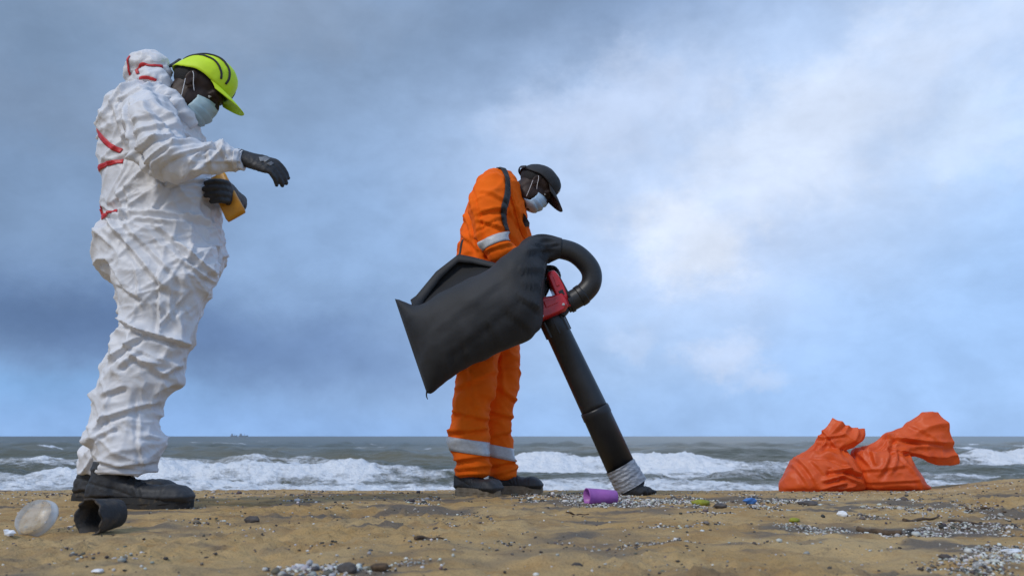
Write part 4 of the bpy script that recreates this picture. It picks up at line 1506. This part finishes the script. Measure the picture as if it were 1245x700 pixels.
# ------------------------------------------------------------------ orange sacks
def sack(name, tab, Y, label, seed, pleat_at, open_end=True, creases=(), base=None):
    zx = lambda p: (900 + p[0] / 3.609, 480 + p[1] / 3.609)
    st = []
    for a, b, hd in tab:
        A = W(*zx(a), Y); B = W(*zx(b), Y)
        st.append([*A, *B, hd])
    st = catmull(np.array(st), 12)
    n = 128
    rg = [ell((s[:3] + s[3:6]) / 2, (s[:3] - s[3:6]) / 2, (0, s[6], 0), n, 2.3) for s in st]
    V, F = rings_to_mesh(rg, (True, not open_end))
    N = normals((V, F))
    if (N * (V - V.mean(0))).sum() < 0:
        N = -N
    k = len(st)
    tt = np.repeat(np.arange(k) / (k - 1), n); th = np.tile(np.linspace(0, 2 * math.pi, n, endpoint=False), k)
    ex = len(V) - len(tt)
    tt = np.append(tt, [0] * ex); th = np.append(th, [0] * ex)
    sr = lambda q: 1 - 2 * np.abs(np.sin(q))          # sharp pleats
    D = .010 * fbm(V * 5, 2, seed) + .010 * np.clip(ridged(V * np.array([5, 5, 6]), 1, seed + 5), 0, 1) ** 2 + .005 * np.clip(ridged(V * 13, 1, seed + 9), 0, 1) ** 2
    g = np.exp(-((tt - pleat_at) / .16) ** 2)
    D += g * (.010 * sr(th * 4 + 1.6 * np.sin(th + seed) + 3 * tt) + .005 * sr(th * 9 + 2 * np.sin(2 * th)))
    tail = sstep(pleat_at + .08, 1, tt)
    D += tail * (.018 * np.sin(th * 3 + seed + 4 * tt) + .010 * sr(th * 5 + seed + 2 * tt))
    D += fold_field(V, N, [(*zx(a_), *zx(b_), Y - .15, w_, m_) for a_, b_, w_, m_ in creases])
    V[:, :3] += (tail * .5)[:, None] * np.stack([.02 * perlin(np.stack([th * 1.6, tt * 3, 0 * tt], 1), 5), 0 * tt, .02 * perlin(np.stack([th * 1.6, tt * 3, 0 * tt], 1), 6)], 1)
    D *= sstep(0, .10, tt)
    V = V + N * D[:, None]
    gzv = ground(V[:, 0], V[:, 1]) - .004
    V[:, 2] = np.maximum(V[:, 2], gzv)
    V, F = smooth((V, F), 1, .3)
    c = W(*zx(base), Y)
    o = mk(name, (V, F), 'orange_film', None, loc=(c[0], Y, c[2]))
    subsurf(o, 1)
    tag(o, label, 'sack')
    return o, zx


sk, zx = sack('orange_sack', [((172, 424), (530, 422), .12), ((178, 395), (536, 400), .165), ((196, 350), (530, 360), .17), ((222, 308), (518, 322), .16), ((248, 274), (488, 285), .125), ((305, 250), (466, 262), .080),
                              ((335, 222), (455, 246), .052), ((346, 192), (462, 238), .060), ((362, 165), (500, 208), .075), ((385, 140), (524, 178), .075), ((412, 116), (522, 150), .06)], 5.0,
              'slumped orange plastic sack with short crumpled upright mouth', 301, .55, base=(350, 420), creases=[((255, 300), (300, 400), .010, .014), ((285, 290), (345, 415), .010, .016), ((330, 300), (365, 345), .009, .014), ((400, 330), (470, 325), .012, .030), ((470, 325), (528, 345), .012, .030),
                       ((372, 372), (440, 350), .012, .026), ((360, 405), (440, 385), .012, .026), ((440, 350), (525, 385), .011, .020), ((430, 410), (500, 395), .010, .020), ((260, 262), (400, 270), .010, .014), ((400, 270), (470, 300), .010, .014), ((350, 195), (460, 175), .010, .012), ((390, 140), (440, 220), .009, .012), ((384, 352), (392, 326), .016, -.030)])
sack('orange_sack', [((528, 416), (832, 410), .12), ((510, 385), (812, 398), .165), ((503, 335), (785, 365), .175), ((504, 280), (758, 315), .165), ((512, 246), (745, 282), .14), ((568, 232), (738, 268), .10),
                     ((640, 178), (748, 268), .085), ((715, 135), (815, 282), .090), ((790, 80), (880, 294), .090), ((846, 68), (950, 284), .070)], 5.0,
     'tall orange plastic sack with its loose mouth blown sideways by the wind', 340, .52, base=(680, 412), creases=[((545, 240), (575, 300), .010, .012), ((590, 235), (600, 300), .010, .016), ((690, 190), (620, 330), .012, .022), ((680, 186), (790, 196), .010, .020), ((790, 196), (915, 208), .010, .024), ((700, 240), (860, 262), .010, .012),
              ((640, 200), (800, 110), .010, .010), ((560, 330), (700, 310), .010, .008), ((600, 380), (760, 372), .010, .008), ((720, 280), (790, 400), .010, .012), ((760, 120), (880, 190), .010, .010), ((700, 250), (660, 330), .010, .012)])


# ------------------------------------------------------------------ litter on the sand
def cup(name, m, c, ax, L, r0, r1, label, cat, wall=.0025, ribs=0, n=40, jag=0.0):
    """open tapered cup lying on its side: closed end radius r0 -> mouth r1 along ax"""
    Fm = frame(ax, (0, 0, 1))
    c = np.asarray(c, float)
    prof = [(0, r0 * .3), (0, r0 * .9), (.02, r0), (.5, (r0 + r1) / 2), (.97, r1), (.985, r1 * 1.035), (1, r1 * 1.03), (1, r1 - wall), (.5, (r0 + r1) / 2 - wall), (.04, r0 - wall), (.035, r0 * .3)]
    rings = []
    th = np.linspace(0, 2 * math.pi, n, endpoint=False)
    for t, r in prof:
        q = np.full(n, r)
        if ribs and .02 < t < .98:
            q = r * (1 + .02 * np.cos(th * ribs))
        jj = jag * (perlin(np.stack([np.cos(th) * 2.6, np.sin(th) * 2.6, 0 * th], 1), 7) - .3) * max(0, (t - .6) / .4)
        rings.append(c + np.outer((t - .5) * L + jj, Fm[:, 0]) + np.outer(np.cos(th) * q, Fm[:, 1]) + np.outer(np.sin(th) * q, Fm[:, 2]))
    V, F = rings_to_mesh(rings, (True, True))
    V = V + .0012 * np.stack([fbm(V * 25, 2, s) for s in (1, 2, 3)], 1)
    base = np.array([c[0], c[1], V[:, 2].min()])
    o = mk(name, (V, F), m, None, loc=base)
    tag(o, label, cat)
    return o


def rest(px, py, Y, r):
    p = W(px, py, Y)
    return np.array([p[0], Y, gz(p[0], Y) + r])


def y_on_ground(px, py):
    """depth at which the line of sight through a pixel meets the sand"""
    d = pix_dir(px, py)
    ys = np.linspace(1.2, 5.6, 900)
    s = ys / d.y
    z = CAMZ + d.z * s
    g = ground(d.x * s, ys)
    k = np.where(z < g)[0]
    return ys[k[0]] if len(k) else 4.5


yp = y_on_ground(732, 612)
pc = rest(731, 603, yp + .03, .030)
cup('purple_cup', 'purple_plastic', pc, (-1, -.35, .04), .122, .026, .031, 'translucent purple plastic cup lying beside the tube end', 'cup', ribs=16)
yd = y_on_ground(112, 650)
dcp = rest(116, 632, yd + .03, .045)
cup('dark_cup', 'dark_plastic', dcp + np.array([0.008, .02, -.004]), (-.42, -1, -.06), .095, .036, .048, 'dirty black plastic pot tipped over in front of the work boot', 'pot', wall=.004, jag=.016)
yl = y_on_ground(36, 652)
lc = rest(38, 632, yl + .02, .046)
Fl = frame((-.25, -1, .55), (0, 0, 1))
rg = []
for t, r in ((0, .010), (0, .050), (.004, .0555), (.016, .0575), (.020, .0625), (.024, .0630), (.026, .0600), (.018, .0550), (.006, .0520), (.003, .010)):
    th = np.linspace(0, 2 * math.pi, 48, endpoint=False)
    r = r * .80
    rg.append(lc + Fl[:, 0] * (-t) + np.outer(np.cos(th) * r, Fl[:, 1]) + np.outer(np.sin(th) * r * 1.12, Fl[:, 2]))
lid = mk('clear_lid', rings_to_mesh(rg[:3], (True, False)), 'clear_plastic', None, loc=lc - np.array([0, 0, .046]))
mk('rim', rings_to_mesh(rg[2:8], (False, False)), 'cloudy_rim', lid)
tag(lid, 'cloudy clear plastic lid standing on edge in the sand', 'lid')


def lump_thing(name, px, py, w, h, m, label, cat, seed, flat=.6, ydepth=None, group=None, sharp=.25):
    y = y_on_ground(px, py)
    p = W(px, py, y)
    pxm = y / FPX
    rx, rz = w * pxm / 2, h * pxm / 2
    V, F = ball((0, 0, 0), 1, nu=18, nv=11) if sharp < .45 else ball((0, 0, 0), 1, nu=6, nv=4)
    V = V * (1 + sharp * fbm(V * 1.7 + seed, 3, seed))[:, None]
    V = V * np.array([rx, rx * flat, rz])
    z = gz(p[0], y)
    base = np.array([p[0], y, z])
    V = V + base + np.array([0, 0, rz * .55])
    o = mk(name, (V, F), m, None, loc=base, smooth=sharp < .45)
    tag(o, label, cat, group)
    return o


def stick(px0, py0, px1, py1, r, label, name='driftwood_stick', m='driftwood', seed=0):
    y0, y1 = y_on_ground(px0, py0), y_on_ground(px1, py1)
    a = W(px0, py0, y0); b = W(px1, py1, y1)
    pts = []
    for t in np.linspace(0, 1, 6):
        x = a[0] + (b[0] - a[0]) * t; y = y0 + (y1 - y0) * t
        pts.append((x, y + .006 * math.sin(t * 7 + seed), gz(x, y) + r * .35))
    rad = [.6 * r * (.55 + .45 * math.sin(.5 + 2.2 * t + seed * .2)) for t in np.linspace(0, 1, 6)]
    o = mk(name, limb(pts, rad, 10, 3), m, None, loc=pts[0])
    tag(o, label, 'stick')
    return o


lump_thing('stone', 422, 696, 24, 15, 'stone_dark', 'rounded dark grey stone half sunk among pale granules', 'stone', 3)
lump_thing('stone', 462, 693, 24, 10, 'driftwood', 'brown lump of bark beside the dark stone', 'bark', 5)
lump_thing('stone', 306, 634, 18, 9, 'stone_dark', 'small flat black stone alone on bare sand behind the tipped pot', 'stone', 8)
lump_thing('scrap', 852, 614, 22, 8, 'moss_scrap', 'yellow green scrap of foam lying in the grit drift', 'scrap', 12)
lump_thing('scrap', 911, 611, 16, 8, 'blue_scrap', 'crumpled blue plastic scrap near the slumped sack', 'scrap', 15, sharp=.6)
lump_thing('scrap', 1025, 627, 12, 8, 'white_scrap', 'angular white plastic shard in the grit', 'scrap', 18, sharp=.7)
lump_thing('stone', 982, 614, 22, 7, 'stone_dark', 'dark flat pebble lump in front of the slumped sack', 'stone', 21)
lump_thing('stone', 876, 617, 16, 6, 'stone_dark', 'small dark clinker next to the yellow green scrap', 'stone', 24)
lump_thing('scrap', 966, 634, 12, 6, 'moss_scrap', 'little olive leaf scrap on open sand', 'scrap', 27)
lump_thing('scrap', 10, 650, 14, 8, 'white_scrap', 'grey white plastic fragment beside the clear lid', 'scrap', 31, sharp=.6)
lump_thing('scrap', 1228, 672, 24, 6, 'white_scrap', 'long white foam piece in the pale granule drift', 'scrap', 36, sharp=.5)
lump_thing('scrap', 118, 697, 16, 6, 'white_scrap', 'pale chip in the wet foreground sand', 'scrap', 41, sharp=.5)
stick(1044, 646, 1098, 651, .015, 'thick reddish brown driftwood stick lying on pale granules', seed=1)
stick(1176, 620, 1224, 624, .008, 'thin brown twig on bare sand right of the sacks', seed=2)
stick(1098, 633, 1140, 629, .009, 'mossy tan root fragment poking from the sand', seed=4)
stick(1154, 634, 1200, 638, .009, 'short tan root fragment below the thin twig', seed=6)
stick(688, 624, 716, 625, .005, 'black twig in the grit by the purple cup', seed=3)
stick(505, 656, 540, 656, .008, 'stubby dark stick in the rutted sand', seed=5)


def make_grit():
    n = 480000
    x = RNG.uniform(-3.2, 3.4, n); y = 1.25 + (RNG.random(n) ** 1.35) * 3.6
    P = P2(x, y)
    band = np.zeros(n)
    for (cx, cy, rx, ry, s) in GRIT:
        band = np.maximum(band, s * np.exp(-((x - cx) / rx) ** 2 - ((y - cy) / ry) ** 2))
    q = fbm(P * np.array([4.0, 5.0, 1]), 4, 151)
    dens = np.clip(sstep(.0, .5, q + 1.0 * band - .50), 0, 1) * .9 + .012 + .05 * sstep(.2, .6, q)
    keep = RNG.random(n) < dens
    x, y, band, q = x[keep], y[keep], band[keep], q[keep]
    n = len(x)
    z = ground(x, y)
    t = (1 + 5 ** .5) / 2
    ico = np.array([(-1, t, 0), (1, t, 0), (-1, -t, 0), (1, -t, 0), (0, -1, t), (0, 1, t), (0, -1, -t), (0, 1, -t), (t, 0, -1), (t, 0, 1), (-t, 0, -1), (-t, 0, 1)]) / math.sqrt(1 + t * t)
    tri = np.array([(0, 11, 5), (0, 5, 1), (0, 1, 7), (0, 7, 10), (0, 10, 11), (1, 5, 9), (5, 11, 4), (11, 10, 2), (10, 7, 6), (7, 1, 8), (3, 9, 4), (3, 4, 2), (3, 2, 6), (3, 6, 8), (3, 8, 9), (4, 9, 5), (2, 4, 11), (6, 2, 10), (8, 6, 7), (9, 8, 1)])
    pale = RNG.random(n) < np.where(band > .35, .74, .45)
    for name, sel in (('pale_granules', pale), ('dark_grit', ~pale)):
        k = int(sel.sum())
        r = (.0013 + .0026 * RNG.random(k) ** 2.4) * (1 + .3 * (y[sel] > 3))
        if name == 'dark_grit':
            r *= 1.15
        big = RNG.random(k) < .03 + .10 * ((y[sel] < 1.75) & (x[sel] < .2))
        r[big] *= RNG.uniform(1.5, 2.8, int(big.sum()))
        sc = r[:, None] * RNG.uniform(.7, 1.3, (k, 3)) * np.array([1.1, 1.1, .75])
        a = RNG.uniform(0, 2 * math.pi, k)
        B = ico[None] * sc[:, None]
        B = B * RNG.uniform(.85, 1.15, (k, 12, 1))
        ca, sa = np.cos(a)[:, None], np.sin(a)[:, None]
        V = np.stack([B[..., 0] * ca - B[..., 1] * sa, B[..., 0] * sa + B[..., 1] * ca, B[..., 2]], -1)
        V += np.stack([x[sel], y[sel], z[sel] + r * .35], 1)[:, None]
        Fq = (tri[None] + (np.arange(k) * 12)[:, None, None]).reshape(-1, 3)
        me = bpy.data.meshes.new(name)
        me.vertices.add(k * 12); me.vertices.foreach_set('co', V.ravel())
        me.loops.add(Fq.size); me.loops.foreach_set('vertex_index', Fq.ravel().astype(np.int32))
        me.polygons.add(len(Fq)); me.polygons.foreach_set('loop_start', np.arange(0, Fq.size, 3, dtype=np.int32))
        me.update()
        if name == 'pale_granules':
            c = np.array([.66, .645, .60]) * RNG.uniform(.4, 1.1, (k, 1)) * (1 + RNG.normal(0, .04, (k, 3)))
        else:
            c = np.array([.07, .06, .05]) * RNG.uniform(.4, 2.2, (k, 1)) * (1 + RNG.normal(0, .08, (k, 3)))
        c4 = np.concatenate([np.clip(c, 0, 1), np.ones((k, 1))], 1)
        at = me.attributes.new('tint', 'FLOAT_COLOR', 'POINT')
        at.data.foreach_set('color', np.repeat(c4, 12, 0).astype(np.float32).ravel())
        me.materials.append(M_grit)
        o = bpy.data.objects.new(name, me)
        COL.objects.link(o)
        o['kind'] = 'stuff'
        o['label'] = 'pale plastic granules and shell grit drifted over the sand' if name == 'pale_granules' else 'dark grit and charred crumbs drifted over the sand'
        o['category'] = 'grit'
        print(name, k)


make_grit()


# ------------------------------------------------------------------ ships on the horizon
def ship(px, L, label):
    y = 2600.0
    x = W(px, 528, y)[0]
    root = empty('ship', (x, y, SEA_Z))
    tag(root, label, 'ship', None)
    c = np.array([x, y, SEA_Z])
    hull = []
    for t, w, z0, z1 in ((-.5, .6, .5, 4.0), (-.42, 1, -.5, 3.6), (.3, 1, -.5, 3.6), (.45, .6, -.2, 4.3), (.5, .05, 1.5, 4.8)):
        b = 3.5 * w
        hull.append([c + np.array([t * L, -b, z1]), c + np.array([t * L, b, z1]), c + np.array([t * L, b * .8, z0]), c + np.array([t * L, -b * .8, z0])])
    mk('hull', rings_to_mesh(hull), 'ship_haze_tone', root, smooth=False)
    mk('bridge', box(c + np.array([-.28 * L, 0, 6.2]), (.18 * L, 5, 6)), 'ship_haze_tone', root, smooth=False)
    mk('mast', limb([c + np.array([.12 * L, 0, 3]), c + np.array([.12 * L, 0, 11])], [.5, .3], 8, 2), 'ship_haze_tone', root)


ship(284.5, 22, 'small hazy ship on the horizon, the one with less hull length')
ship(296, 30, 'longer hazy ship on the horizon beside the smaller one')
